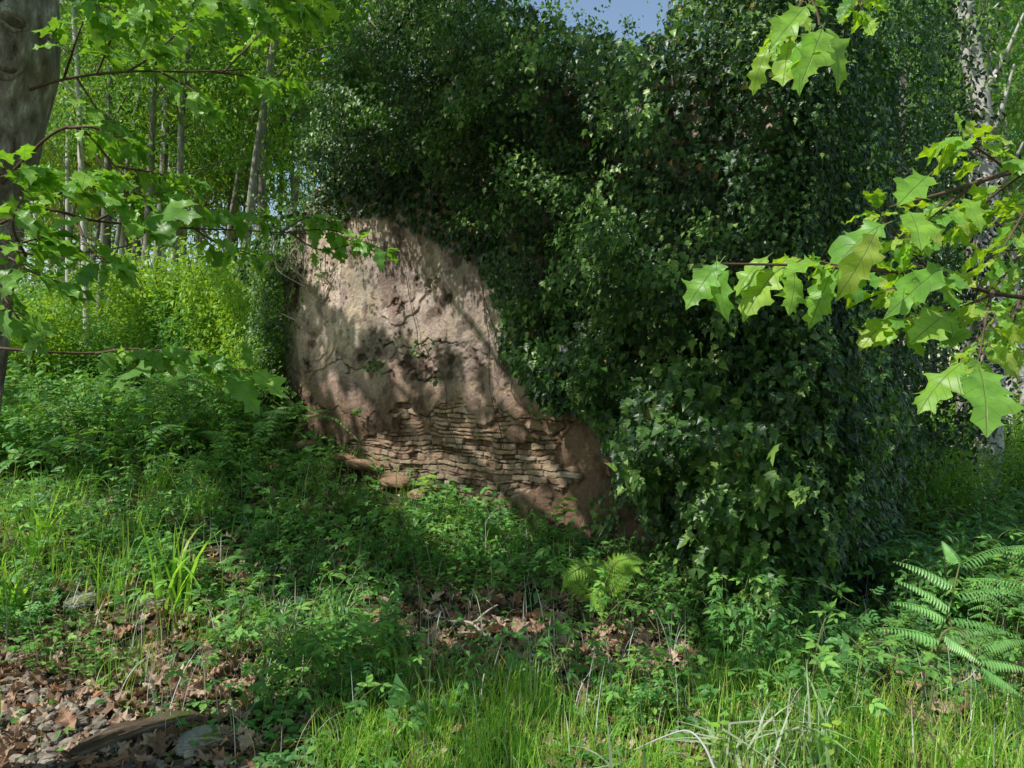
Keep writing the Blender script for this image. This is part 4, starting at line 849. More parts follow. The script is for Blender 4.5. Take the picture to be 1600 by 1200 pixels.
mb.build('crown', M['dark'], ht, smooth=False, origin=ho)
# far wood as one mass
mb = MB(); k = 70000
Yf = rng.uniform(24, 46, k); pxf = rng.uniform(-350, 1950, k); X = (pxf-800)/F*Yf
zmax = np.where((pxf > 700) & (pxf < 1130), 1, 13)+rng.uniform(-1, 2, k)
Zf = gz(X, Yf)+rng.random(k)*np.maximum(zmax, 2)
kp = fbm(X*.35, Zf*.45, 301) > .44+.12*sst(Zf, 4, 7)
q = np.column_stack([X, Yf, Zf])[kp]; k = len(q)
tn = fbm(q[:, 0]*.5, q[:, 2]*.5+q[:, 1]*.2, 305)
scatter(mb, OVT[0], q, norm(rng.normal(0, 1, (k, 3))-A([0, 0, .4])), norm(rng.normal(0, .6, (k, 3))+A([0, 0, .8])), rng.uniform(.22, .42, k), np.clip(tn*1.6-.3+.3*rng.random(k), 0, 1))
tag(mb.build('distant_wood', M['tree'], smooth=False), 'far green wood closing the view between the trunks', 'wood', kind='stuff')

# ================================================================ SHRUBS AND UNDERGROWTH
def make_shrub(seed, h, w, k, ls, mat, tpl=OVT, name='shrub', stems=9):
    r_ = np.random.default_rng(seed); st = MB(); lf = MB(); tips = []
    for i in range(stems):
        a = r_.uniform(0, 6.28); e = A([math.cos(a)*w*r_.uniform(.2, .9), math.sin(a)*w*r_.uniform(.2, .9), h*r_.uniform(.6, 1)])
        Q = spline([A([0, 0, -.05])+r_.normal(0, .05, 3)*A([1, 1, 0]), e*A([.35, .35, .55]), e], 12); tube(st, Q, np.linspace(.009, .003, 12), 5)
        for j in range(3, 12):
            tips.append((Q[j], Q[j]-Q[j-1]))
    T0 = A([t[0] for t in tips]); ci = r_.integers(0, len(T0), k); q = T0[ci]+r_.normal(0, 1, (k, 3))*A([.16*w/.6, .16*w/.6, .10]); q[:, 2] = np.abs(q[:, 2])
    Dn = norm(r_.normal(0, .6, (k, 3))+(q*A([1, 1, 0]))*1.2+A([0, 0, -.15])); Nn = norm(r_.normal(0, .4, (k, 3))+A([0, 0, 1]))
    scatter(lf, tpl[seed % len(tpl)], q, Dn, Nn, r_.uniform(ls[0], ls[1], k), np.clip(r_.random(k)*.8+.3*r_.random(len(T0))[ci], 0, 1))
    root = bpy.data.objects.new(name, None); col.objects.link(root)
    st.build('stem', M['twig'], root); lf.build('foliage', mat, root, smooth=False); return root
def spread_things(prs, placer, n, label, cat, group, sc=(.8, 1.25), used_=None):
    for i in range(n):
        x, y = placer(i); p = prs[i % len(prs)]
        s = float(rng.uniform(*sc)); zg = float(gz(x, y)); pxx = 800+x/y*F
        if 380 < pxx < 1085 and y < 8.1:
            hh_ = max((v.co.z for v in p.data.vertices), default=.3) if p.data else 1.0
            lim = (EYE-zg-(np.interp(pxx, FOOT[0], FOOT[1])-rng.random()**2.5*45-600)/F*y)/hh_
            if s > lim:
                s = lim
                if s < .3: continue
        o = p if p.name not in used_ else copy_tree(p); used_.add(p.name)
        o.location = (x, y, float(gz(x, y))-.01); o.rotation_euler = (float(rng.normal(0, .08)), float(rng.normal(0, .08)), float(rng.uniform(0, 6.28))); o.scale = (s, s, s)
        tag(o, label, cat, group)
U = set()
FOOT = ([380, 430, 500, 560, 620, 700, 800, 870, 960, 1060, 1090], [690, 705, 728, 760, 778, 782, 795, 835, 860, 893, 900])
# bright shrubs by the wall's left end
sh = [make_shrub(s_, 2.0, .55, 2600, (.05, .09), M['shrub'], name='sunlit_shrub') for s_ in (21, 22)]
for i, (px, py, Y, s, lab) in enumerate([(435, 690, 8.9, 1.45, 'tall yellow-green sunlit shrub touching the left end of the ruined wall'), (385, 690, 8.3, 1.0, 'yellow-green leafy shrub just left of the wall end, lit through its leaves'), (335, 690, 9.5, 1.1, 'loose bright shrub left of the wall end, behind two lower shrubs'), (400, 720, 7.6, .55, 'low bright shrub at the foot of the wall\'s left end')]):
    o = sh[i % 2] if i < 2 else copy_tree(sh[i % 2]); x = (px-800)/F*Y; o.location = (x, Y, float(gz(x, Y))); o.scale = (s*.8, s*.8, s); o.rotation_euler = (0, 0, i*1.7); tag(o, lab, 'shrub')
# woodland shrubs
bs_ = [make_shrub(s_, 1.5, .8, 3200, (.04, .085), M[m_], name='woodland_shrub', stems=12) for s_, m_ in ((31, 'tree'), (32, 'herb'), (33, 'shrub'))]
def pl_left(i): Y = rng.uniform(9, 19); px = rng.uniform(-50, 420); return (px-800)/F*Y, Y
def pl_right(i): Y = rng.uniform(7.5, 15); px = rng.uniform(1400, 1720) if Y < 11 else rng.uniform(1330, 1750); return (px-800)/F*Y, Y
spread_things(bs_, pl_left, 60, 'bushy green shrub under the slim trees left of the ruin', 'shrub', 'shrubs under the trees left of the ruin', (.7, 1.4), used_=U)
spread_things(bs_[2:]+sh[:0]+bs_[:1], pl_right, 30, 'bushy green shrub under the trunks right of the ruin', 'shrub', 'shrubs under the trees right of the ruin', (.5, 1.1), used_=U)  # brighter leaf colour stands in for light in the dim right wood
# leafy herbs and brambles: single small plants
def make_plant(seed, kind):
    r_ = np.random.default_rng(seed); mb = MB()
    if kind == 'bramble':
        for i in range(r_.integers(4, 7)):
            a = r_.uniform(0, 6.28); L = r_.uniform(.3, .6); e = A([math.cos(a)*L, math.sin(a)*L, r_.uniform(.08, .34)])
            Q = spline([A([0, 0, -.03]), e*A([.45, .45, 0])+A([0, 0, e[2]*1.15+.06]), e], 14); tube(mb, Q, np.linspace(.003, .0015, 14), 4, mi=1)
            k = 12; idx = r_.integers(2, 14, k); d_ = norm(r_.normal(0, 1, (k, 3))*A([1, 1, .3])+norm(e)*.4); b = Q[idx]
            b2 = b+d_*.02
            scatter(mb, BRAM, b2, d_+A([0, 0, -.1]), norm(A([0, 0, 1])+r_.normal(0, .35, (k, 3))), r_.uniform(.06, .11, k), r_.random(k))
    elif kind == 'herb':
        for i in range(r_.integers(5, 9)):
            a = r_.uniform(0, 6.28); H = r_.uniform(.22, .5); e = A([math.cos(a)*.14, math.sin(a)*.14, H]); b = A([math.cos(a)*.05, math.sin(a)*.05, -.03])
            Q = spline([b, (b+e)/2, e], 12); tube(mb, Q, np.linspace(.0025, .001, 12), 4, mi=1)
            for j in range(3, 12):
                for sd in (0, 3.14):
                    aa = j*1.57+sd+a; dd_ = A([[math.cos(aa), math.sin(aa), .15-.03*j]])
                    scatter(mb, SER if seed % 2 else OVT[1], Q[j][None], dd_, A([[0, 0, 1.0]])+r_.normal(0, .2, (1, 3)), A([.075*(1.25-j/14)*r_.uniform(.8, 1.2)]), r_.random(1))
    elif kind == 'clover':
        k = 42; a = r_.uniform(0, 6.28, k); rr_ = .2*np.sqrt(r_.random(k)); H = r_.uniform(.05, .2, k)
        b = np.column_stack([np.cos(a)*rr_, np.sin(a)*rr_, H])
        for i in range(0, k, 1): tube(mb, A([A([0, 0, -.01]), b[i]*A([.9, .9, .6]), b[i]]), .001, 3, mi=1)
        scatter(mb, CLOV, b, np.column_stack([np.cos(a), np.sin(a), a*0]), norm(A([0, 0, 1])+r_.normal(0, .25, (k, 3))), r_.uniform(.035, .06, k), r_.random(k))
    elif kind == 'vetch':
        for i in range(9):
            a = r_.uniform(0, 6.28); L = r_.uniform(.15, .3); e = A([math.cos(a)*L*.8, math.sin(a)*L*.8, L])
            k = 7; u = np.linspace(.3, 1, k)[:, None]; Q = e*u; tube(mb, A([e*0, e*.5+A([0, 0, .02]), e]), .0013, 3, mi=1)
            scatter(mb, PINN, Q, norm(r_.normal(0, 1, (k, 3))*A([1, 1, .35])), norm(A([0, 0, 1])+r_.normal(0, .3, (k, 3))), r_.uniform(.06, .1, k), r_.random(k))
    mt = {'bramble': M['bram'], 'herb': M['herb'], 'clover': M['bram'], 'vetch': M['herb']}[kind]
    nm = {'bramble': 'bramble', 'herb': 'leafy_herb', 'clover': 'clover_plant', 'vetch': 'feathery_herb'}[kind]
    return mb.build(nm, [mt, M['greentwig']], smooth=False)
PR = {k: [make_plant(40+i+j*10, k) for i in range(5)] for j, k in enumerate(('bramble', 'herb', 'clover', 'vetch'))}
def behind_wall(x, y):          # keep plants out of the wall's body
    w = A([x, y])-L0; s = w@dW; o_ = w@nW; return -.1 < s < LEN+.6 and o_ < .12
def plg(Yr, pxr, cond=None):
    def f(i):
        for _ in range(400):
            Y = math.exp(rng.uniform(math.log(Yr[0]), math.log(Yr[1]))); px = rng.uniform(*pxr); x = (px-800)/F*Y
            if behind_wall(x, Y) or (path_d(x, Y) > -.02 and x < -.7 and rng.random() < .97): continue
            if cond and not cond(px, 600-(float(gz(x, Y))-EYE)/Y*F, x, Y): continue
            return x, Y
        return x, Y
    return f
def strip_wall(i):              # along the foot of the wall
    s = rng.uniform(-.3, LEN); o_ = .18+rng.random()**1.5*1.3; p = L0+dW*s+nW*o_; return float(p[0]), float(p[1])
for kd, n, sc, zone in (('bramble', 60, (.5, .95), 0), ('herb', 14, (.4, .7), 0), ('clover', 40, (.6, 1.1), 0)):
    nm = {'bramble': 'bramble', 'herb': 'leafy herb', 'clover': 'small round-leaved plant'}[kd]
    spread_things(PR[kd], strip_wall, n, f'{nm} growing thickly along the foot of the ruined wall', nm.split()[-1], f'{nm}s along the foot of the wall', sc, used_=U)
notlit = lambda px, py, x, Y: not (780 < px < 1010 and 900 < py < 1090 and rng.random() < .93) and not (1330 < px < 1640 and Y < 4.2 and rng.random() < .75) and not (100 < px < 350 and 940 < py and rng.random() < .75) and not (640 < px < 1080 and 930 < py < 1090 and rng.random() < .88)
for kd, n in (('bramble', 60), ('herb', 34), ('clover', 80), ('vetch', 50)):
    nm = {'bramble': 'bramble', 'herb': 'leafy herb', 'clover': 'small round-leaved plant', 'vetch': 'feathery herb'}[kd]
    spread_things(PR[kd], plg((3.1, 6.5), (-20, 1640), notlit), n, f'{nm} in the open undergrowth between the wall and the camera', nm.split()[-1], f'{nm}s in the open undergrowth', (.6, 1.1), used_=U)
for kd, n, sc in (('herb', 130, (1.0, 1.9)), ('bramble', 80, (1.0, 1.7)), ('vetch', 60, (1, 1.6))):
    nm = {'bramble': 'bramble', 'herb': 'leafy herb', 'vetch': 'feathery herb'}[kd]
    spread_things(PR[kd], plg((6, 12), (-60, 400)), n, f'tall {nm} on the shaded slope left of the ruined wall', nm.split()[-1], f'tall {nm}s on the slope left of the wall', sc, used_=U)
for kd, n, sc in (('herb', 60, (.9, 1.5)), ('bramble', 60, (.9, 1.5)), ('vetch', 40, (1, 1.5))):
    nm = {'bramble': 'bramble', 'herb': 'leafy herb', 'vetch': 'feathery herb'}[kd]
    spread_things(PR[kd], plg((4.6, 11), (1180, 1680)), n, f'{nm} growing right of the ivy corner', nm.split()[-1], f'{nm}s right of the ivy corner', sc, used_=U)

# ---- ferns
def pinna(mb, B, D, N, L, wd, k=14, mi=0):
    D = norm(A(D, float)); N = A(N, float); X = norm(np.cross(D, N)); t = np.linspace(.04, .97, k); r = rng.random()
    drop = A([0, 0, -1])*(t**2*L*.22)[:, None]; C = B+D*(t*L)[:, None]+drop; w = wd*(1-t)**.75*(.35+.65*np.minimum(1, t*6))+.004
    for sd in (-1, 1):
        d_ = norm(X*sd+D*.3+A([0, 0, -.6])); scatter(mb, (OVT[0][0]*A([.75, 1, 1]), *OVT[0][1:]), C, np.tile(d_, (k, 1)), np.tile(N, (k, 1)), w, np.full(k, r*.6)+rng.random(k)*.4, mi)
    tube(mb, np.vstack([B, C[::3], C[-1:]]), .0012, 3, mi=mi)
def frond(parent, org, pts, L0_, wd, npair, mat, name='frond', start=.25, pw=.03, k=14, tilt=(0, 0, 1)):
    mb = MB(); P = spline(pts, 40); tube(mb, P, np.linspace(.004, .0012, 40), 5, mi=1); T = norm(np.gradient(P, axis=0))
    for i in range(npair):
        u = start+(1-start)*i/npair; j = int(u*39); side = norm(np.cross(T[j], A(tilt, float)))
        f = (1-(i/npair))**.8*(.55+.45*min(1, (i+1)/3)) if npair > 6 else (1-.5*i/npair)
        for sd in (-1, 1):
            pinna(mb, P[j], side*sd+T[j]*.45, norm(np.cross(side, T[j]))*1.0 if np.cross(side, T[j])[2] > 0 else -np.cross(side, T[j]), L0_*f*rng.uniform(.9, 1.1), pw*(.5+.5*f), k)
    pinna(mb, P[-1], T[-1], A([0, 0, 1.0]), L0_*.35, pw*.6, 8)
    return mb.build(name, [mat, M['greentwig']], parent, smooth=False, origin=org)
f1 = thing('fern', at(1440, 1110, 3.2), 'large bracken at the lower right, sun shining on its arching comb-like fronds', 'fern')
fo = A(f1.location)
def big_frond(pts, pinlist, mat=M['fern'], pw=.052):
    mb = MB(); tube(mb, spline(pts, 20), np.linspace(.006, .003, 20), 6, mi=1)
    for B, T_2, N2 in pinlist:
        B = at(*B); D2 = at(*T_2)-B; L = np.linalg.norm(D2); pinna(mb, B, D2+A([0, 0, L*.2]), N2, L*1.03, pw, 19)
    mb.build('frond', [mat, M['greentwig']], f1, smooth=False, origin=fo)
big_frond([at(1435, 1110, 3.2), at(1455, 1020, 3.2), at(1480, 960, 3.2), at(1500, 880, 3.25)],
          [((1478, 965, 3.2), (1385, 935, 3.1), (.1, -.5, .9)), ((1485, 950, 3.2), (1390, 898, 3.15), (.1, -.5, .9)), ((1490, 915, 3.2), (1388, 870, 3.2), (.1, -.5, .9)), ((1478, 965, 3.2), (1600, 1000, 3.3), (0, -.4, 1)), ((1490, 930, 3.2), (1600, 930, 3.4), (0, -.4, 1)), ((1500, 885, 3.25), (1590, 850, 3.5), (0, -.4, 1)), ((1500, 880, 3.25), (1470, 840, 3.4), (0, -.5, 1))])
big_frond([at(1450, 1120, 3.1), at(1460, 1060, 3.1), at(1470, 995, 3.1), at(1500, 985, 3.1), at(1530, 1040, 3.05)],
          [((1468, 1000, 3.1), (1357, 978, 3.0), (.1, -.5, .9)), ((1475, 992, 3.1), (1530, 1035, 3.0), (.1, -.5, .9)), ((1470, 995, 3.1), (1560, 985, 3.2), (.1, -.5, .9)), ((1530, 1040, 3.05), (1592, 1085, 3.0), (.1, -.5, .9)), ((1530, 1030, 3.05), (1620, 1050, 3.0), (.1, -.5, .9)), ((1535, 1010, 3.05), (1610, 1000, 3.1), (.1, -.5, .9))])
f2 = thing('fern', at(935, 965, 4.3), 'small yellow-green fern alone in a patch of sun before the wall\'s right end', 'fern'); fo2 = A(f2.location)
for pts in [[(945, 965), (930, 900), (895, 905), (880, 930)], [(940, 960), (955, 900), (980, 885), (1008, 890)], [(940, 965), (935, 935), (935, 950), (940, 975)], [(940, 960), (965, 920), (985, 895), (1000, 905)], [(942, 962), (905, 925), (888, 910), (885, 920)]]:
    frond(f2, fo2, [at(a, b-12, 4.1-.05*i) for i, (a, b) in enumerate(pts)], .085, .03, 16, M['fern_y'], pw=.022, k=8, start=.2, tilt=(0, -1, .6))
def fern_round(x, y, label, n=7, L=.6, mat=M['fern'], pl=.16, nm='fern'):
    z = float(gz(x, y)); f = thing(nm, (x, y, z), label, 'fern'); a0 = rng.uniform(0, 6.28)
    for i in range(n):
        a = a0+i*6.283/n+rng.normal(0, .2); l = L*rng.uniform(.8, 1.15); c = A([math.cos(a), math.sin(a), 0])
        frond(f, A([x, y, z]), [A([x, y, z]), A([x, y, z])+c*l*.35+A([0, 0, l*.55]), A([x, y, z])+c*l*.75+A([0, 0, l*.6]), A([x, y, z])+c*l*1.05+A([0, 0, l*.35])], pl, .03, 16, mat, pw=.026, k=9)
def gpx(px, Y): return (px-800)/F*Y
def ydist(px, py):
    Y = np.linspace(2, 12, 2000); q = 600-(gz((px-800)/F*Y, Y)-EYE)/Y*F
    return float(Y[np.argmin(np.abs(q-py))])
fern_round(gpx(300, 6.6), 6.6, 'shaded fern left of the wall end with arching pinnate fronds', 7, .75)
fern_round(gpx(440, 6.9), 6.9, 'broad dark fern at the foot of the wall\'s left corner', 7, .7)
fern_round(gpx(200, 8.2), 8.2, 'dim fern among herbs far up the left slope', 6, .8)
fern_round(gpx(1590, 4.4), 4.4, 'darker green fern behind the bracken at the right edge', 7, .8, pl=.22)
fern_round(gpx(1500, 4.9), 4.9, 'shaded fern rising behind the bracken\'s left fronds', 7, .75, pl=.22)
fern_round(gpx(1350, 6.2), 6.2, 'distant fern in shade right of the ivy corner', 6, .6)

# ================================================================ GRASS
def ground_pts(k, Yr, pxr, cond=None):
    Y = np.exp(rng.uniform(math.log(Yr[0]), math.log(Yr[1]), k)); px = rng.uniform(*pxr, k); x = (px-800)/F*Y; z = gz(x, Y); py = 600-(z-EYE)/Y*F
    m = np.ones(k, bool)
    w = np.column_stack([x, Y])-L0; s = w@dW; o_ = w@nW; m &= ~((s > -.1) & (s < LEN+.3) & (o_ < .05))
    if cond is not None: m &= cond(px, py, x, Y)
    return np.column_stack([x, Y, z])[m]
onpath = lambda x, Y: (path_d(x, Y) > 0)&(x < -.6)
mb = MB()
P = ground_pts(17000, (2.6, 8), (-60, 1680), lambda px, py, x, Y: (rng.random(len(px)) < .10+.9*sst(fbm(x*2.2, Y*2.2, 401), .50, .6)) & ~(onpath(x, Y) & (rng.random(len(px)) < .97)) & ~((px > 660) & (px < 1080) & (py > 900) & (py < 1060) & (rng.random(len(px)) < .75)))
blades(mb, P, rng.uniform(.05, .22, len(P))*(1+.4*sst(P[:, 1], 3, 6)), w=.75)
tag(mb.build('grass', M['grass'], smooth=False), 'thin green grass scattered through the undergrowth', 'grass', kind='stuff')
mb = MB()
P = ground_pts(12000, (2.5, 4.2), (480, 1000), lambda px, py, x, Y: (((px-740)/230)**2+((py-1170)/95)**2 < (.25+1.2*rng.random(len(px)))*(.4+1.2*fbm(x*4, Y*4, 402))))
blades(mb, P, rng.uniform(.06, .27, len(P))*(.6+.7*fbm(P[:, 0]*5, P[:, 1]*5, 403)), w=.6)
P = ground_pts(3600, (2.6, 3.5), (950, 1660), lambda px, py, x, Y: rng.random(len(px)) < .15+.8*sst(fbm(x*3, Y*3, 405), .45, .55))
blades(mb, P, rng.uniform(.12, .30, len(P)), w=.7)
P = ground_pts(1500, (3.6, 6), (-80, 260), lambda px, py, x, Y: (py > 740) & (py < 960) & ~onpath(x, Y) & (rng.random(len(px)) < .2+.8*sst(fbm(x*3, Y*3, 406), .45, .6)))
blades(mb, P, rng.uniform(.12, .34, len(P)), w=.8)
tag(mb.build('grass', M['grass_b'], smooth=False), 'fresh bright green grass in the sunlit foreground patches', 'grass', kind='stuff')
mb = MB(); P = ground_pts(1500, (2.8, 6), (-60, 1680), lambda px, py, x, Y: ~onpath(x, Y)); blades(mb, P, rng.uniform(.1, .35, len(P)), w=.5)
tag(mb.build('dry_grass', M['straw'], smooth=False), 'dry straw-coloured grass stalks among the green', 'grass', kind='stuff')
def tuft(px, Y, label, n=24, L=(.3, .6), mat='sedge', kink=.3, group=None, w=1.0, lean=0):
    x = gpx(px, Y); z = float(gz(x, Y)); mb = MB()
    P = np.column_stack([rng.normal(0, .05, n), rng.normal(0, .04, n), np.full(n, -.02)]); m = rng.random(n) < kink
    blades(mb, P[~m], rng.uniform(*L, (~m).sum()), tpls=BLADES, w=w); 
    if m.any(): blades(mb, P[m], rng.uniform(*L, m.sum())*1.1, tpls=KINKS, w=w)
    o = mb.build('grass_tuft', M[mat], smooth=False); o.location = (x, Y, z); return tag(o, label, 'grass tuft', group)
tuft(272, 4.1, 'tallest pale grass tuft at the left, blades bent over at their tips', 22, (.4, .75), 'grass_b', .45, w=1.1)
tuft(180, 4.2, 'grass tuft just left of the tallest pale tuft, arching left', 26, (.25, .5), 'grass_b', .2)
tuft(60, 4.6, 'sunlit tuft on the bank below the left tree, near the left edge', 40, (.3, .6), 'grass_b', .3)
tuft(15, 4.0, 'broad-bladed tuft cut by the left edge above the gravel', 26, (.25, .45), 'grass_b', .1, w=2.2)
tuft(440, 3.7, 'spreading bluish tuft above the mossy slab, right of the leaf litter', 60, (.22, .42), 'sedge', .1)
tuft(520, 3.9, 'grass tuft right of the bluish spreading tuft', 50, (.2, .36), 'grass', .1)
tuft(1130, 2.75, 'tall pale tuft with kinked blades right of the bent white stalk', 16, (.3, .5), 'sedge', .5, w=1.5)
tuft(1180, 2.7, 'grass tuft beside the tall pale kinked tuft, on its right', 22, (.25, .45), 'sedge', .2)
tuft(1260, 2.9, 'arching pale tuft at the bottom, midway between the kinked tuft and the bracken', 26, (.3, .5), 'sedge', .4, w=1.2)
tuft(1350, 2.9, 'upright green tuft at the bottom left of the bracken stems', 34, (.25, .42), 'grass_b', .1)
tuft(1500, 2.8, 'thin tuft below the bracken stems', 30, (.2, .36), 'grass_b', .1)
tuft(985, 2.7, 'lone pale blades standing left of the bent white stalk', 7, (.3, .42), 'sedge', .1, w=1.4)
tuft(320, 5.4, 'dark soft tuft in shade above the tallest pale tuft', 90, (.25, .45), 'grass', .1)
tuft(250, 5.8, 'dark soft tuft on the shaded bank left of the shaded hollow', 90, (.25, .45), 'grass', .1)
tuft(600, 3.5, 'dark green tuft beside the big round leaf', 60, (.2, .36), 'grass', .1)
tuft(850, 3.2, 'drooping dark tuft in front of the white flower heads', 60, (.2, .36), 'grass', .1)
# bent white dead stalk
mb = MB(); tube(mb, spline([at(990, 1172, 2.7), at(1040, 1150, 2.65), at(1075, 1142, 2.6), at(1100, 1165, 2.55), at(1120, 1210, 2.5)], 24), np.linspace(.002, .005, 24), 6)
tag(mb.build('dead_stalk', M['straw']), 'long bent whitish stalk arching at the bottom centre-right', 'stalk')

# ================================================================ GROUND COVER, LITTER, GRAVEL
mb = MB()
P = ground_pts(52000, (2.7, 12), (-80, 1690), lambda px, py, x, Y: (rng.random(len(px)) < .10+.95*sst(fbm(x*1.6, Y*1.6, 411), .38, .55)) & ~(onpath(x, Y) & (rng.random(len(px)) < .96)) & ~((px > 660) & (px < 1080) & (py > 930) & (py < 1060) & (rng.random(len(px)) < .8)) & ~((px > 100) & (px < 400) & (py > 950) & (rng.random(len(px)) < .8)))
k = len(P); P = P+np.column_stack([np.zeros(k), np.zeros(k), rng.random(k)**1.5*(.05+.13*sst(P[:, 1], 3.5, 7))+.01])
a = rng.uniform(0, 6.28, k); Dn = np.column_stack([np.cos(a), np.sin(a), rng.normal(0, .25, k)]); Nn = norm(A([0, -.15, 1])+rng.normal(0, .35, (k, 3)))
S_ = rng.uniform(.02, .05, k)*(1+.25*np.maximum(P[:, 1]-3, 0)); c = rng.integers(0, 4, k)
for i, t in enumerate((OVT[0], CLOV, RND, BRAM)):
    m_ = c == i; scatter(mb, t, P[m_], Dn[m_], Nn[m_], S_[m_]*(1.4 if i in (1, 3) else 1))
tag(mb.build('ground_cover', M['herb'], smooth=False), 'low mixed green ground cover of tiny leaves', 'ground cover', kind='stuff')
DRYL = [strip_leaf(OAK_O, b, f, w, 20+i, .1, .25) for i, (b, f, w) in enumerate([(.5, .6, .1), (-.4, .5, .12), (.2, -.6, .1), (.7, .2, .15)])]
mb = MB()
P = ground_pts(12000, (2.8, 8), (-80, 1690), lambda px, py, x, Y: rng.random(len(px)) < np.where((px > 640) & (px < 1090) & (py > 900), .95, np.where((px < 420) & (py > 900), .95, .35))*np.where(onpath(x, Y), .7, 1))
k = len(P); P[:, 2] += .005+.03*rng.random(k); a = rng.uniform(0, 6.28, k); Dn = np.column_stack([np.cos(a), np.sin(a), rng.normal(0, .2, k)]); Nn = norm(A([0, 0, 1])+rng.normal(0, .4, (k, 3))); c = rng.integers(0, 4, k)
for i, t in enumerate(DRYL): m_ = c == i; scatter(mb, t, P[m_], Dn[m_], Nn[m_], rng.uniform(.06, .13, m_.sum()))
tag(mb.build('leaf_litter', M['dry'], smooth=False), 'dry brown oak leaves lying over the soil', 'leaf litter', kind='stuff')
mb = MB()
k = 9000; x = rng.uniform(-4.6, -.2, k); Y = rng.uniform(2.4, 4.9, k); m_ = path_d(x, Y) > -.04; m_ &= x < -.5; x, Y = x[m_], Y[m_]
rocks_t = []
for i in range(5):
    q, f = rock_mesh(i+1, .55, 7, 5, .5); rocks_t.append((q, f.ravel(), np.full(len(f), 4), np.zeros((len(q), 2))))
c = rng.integers(0, 5, len(x)); P = np.column_stack([x, Y, gz(x, Y)+.022]); a = rng.uniform(0, 6.28, len(x)); Dn = np.column_stack([np.cos(a), np.sin(a), rng.normal(0, .2, len(x))])
for i in range(5): m_ = c == i; scatter(mb, rocks_t[i], P[m_], Dn[m_], norm(A([0, 0, 1])+rng.normal(0, .3, (m_.sum(), 3))), (.008+.026*rng.random(m_.sum())**3))
tag(mb.build('gravel', M['rock'], smooth=False), 'loose grey gravel of the track in the lower left corner', 'gravel', kind='stuff')
def rock(px, py, Y, size, label, seed, mat='rock', flat=.5, rz=0., group=None):
    if py: Y = ydist(px, py+8)
    mb = MB(); q, f = rock_mesh(seed, flat, 60, 40, .45); mb.add(q*A(size), f, np.full(len(f), 4), rng.random())
    o = mb.build('stone' if max(size) < .12 else 'rock', M[mat], smooth=False); x = gpx(px, Y); o.location = (x, Y, float(gz(x, Y))+size[2]*flat*.35); o.rotation_euler = (.1, -.1, rz); return tag(o, label, 'stone', group)
rock(320, 1150, 3.32, (.12, .07, .07), 'pale flat mossy slab at the end of the rotten log', 2, 'rock_moss', .6, .2)
rock(75, 1180, 3.15, (.055, .05, .05), 'brown angular stone in the gravel, nearest the bottom left corner', 3)
rock(130, 1162, 3.3, (.045, .035, .03), 'grey rounded stone left of the rotten log', 4)
rock(150, 1138, 3.4, (.04, .03, .03), 'small pale stone at the upper end of the gravel by the log', 5)
rock(90, 1098, 3.75, (.06, .04, .02), 'long flat light stone lying across the upper gravel', 6, flat=.4)
rock(35, 1130, 3.5, (.04, .04, .03), 'dark lumpy stone by the left edge of the gravel', 7)
rock(180, 1190, 3.1, (.05, .03, .03), 'flat grey stone at the lower edge below the log', 8)
rock(400, 1195, 3.05, (.12, .06, .04), 'low dark mossy stone at the bottom edge right of the slab', 9, 'rock_moss', .5)
rock(130, 935, 4.55, (.1, .09, .09), 'grey boulder half hidden in grass on the left bank', 10, 'rock_moss')
rock(30, 965, 4.4, (.13, .09, .08), 'grey boulder by the left edge on the bank, under grass', 11, 'rock_moss')
rock(245, 935, 4.7, (.12, .08, .08), 'brown-grey rock behind the tallest grass tuft', 12, 'rock')
for i in range(16):
    rock(rng.uniform(-20, 230), 0, rng.uniform(3.1, 3.75), (rng.uniform(.02, .035),)*3, 'small grey stone among the gravel of the track', 20+i, group='small stones on the gravel', rz=rng.uniform(0, 6))
for i, (px, py) in enumerate([(655, 770), (600, 755), (575, 765), (520, 735), (700, 790)]):
    ss, zz_ = px_wall(px, py); p = wallp(A(ss), A(zz_), .3); mb = MB(); q, f = rock_mesh(60+i, .35, 20, 14, .3); mb.add(q*.13, f, np.full(len(f), 4), .8)
    o = mb.build('fallen_stone', M['masonry'], smooth=False); o.location = (float(p[0]), float(p[1]), float(gz(p[0], p[1]))+.08); o.rotation_euler = (.1, .1, i*1.0)
    tag(o, 'flat tan stone fallen from the wall, lying in the brambles at its foot', 'stone', 'stones fallen at the foot of the wall')
# rotten log
mb = MB(); P = spline([(-.24, 0, 0), (-.1, .02, .005), (.1, 0, .01), (.26, -.01, 0)], 40); tube(mb, P, np.interp(np.linspace(0, 1, 40), [0, .08, .5, .9, 1], [.008, .030, .036, .03, .006]), 40, bump=.9, seed=9)
o = mb.build('rotten_log', M['log']); yl = ydist(215, 1155); x = gpx(215, yl); o.location = (x, yl, float(gz(x, yl))+.018); o.rotation_euler = (0, -.05, .55); tag(o, 'short rotten log with yellow moss lying between gravel and pale slab', 'log')
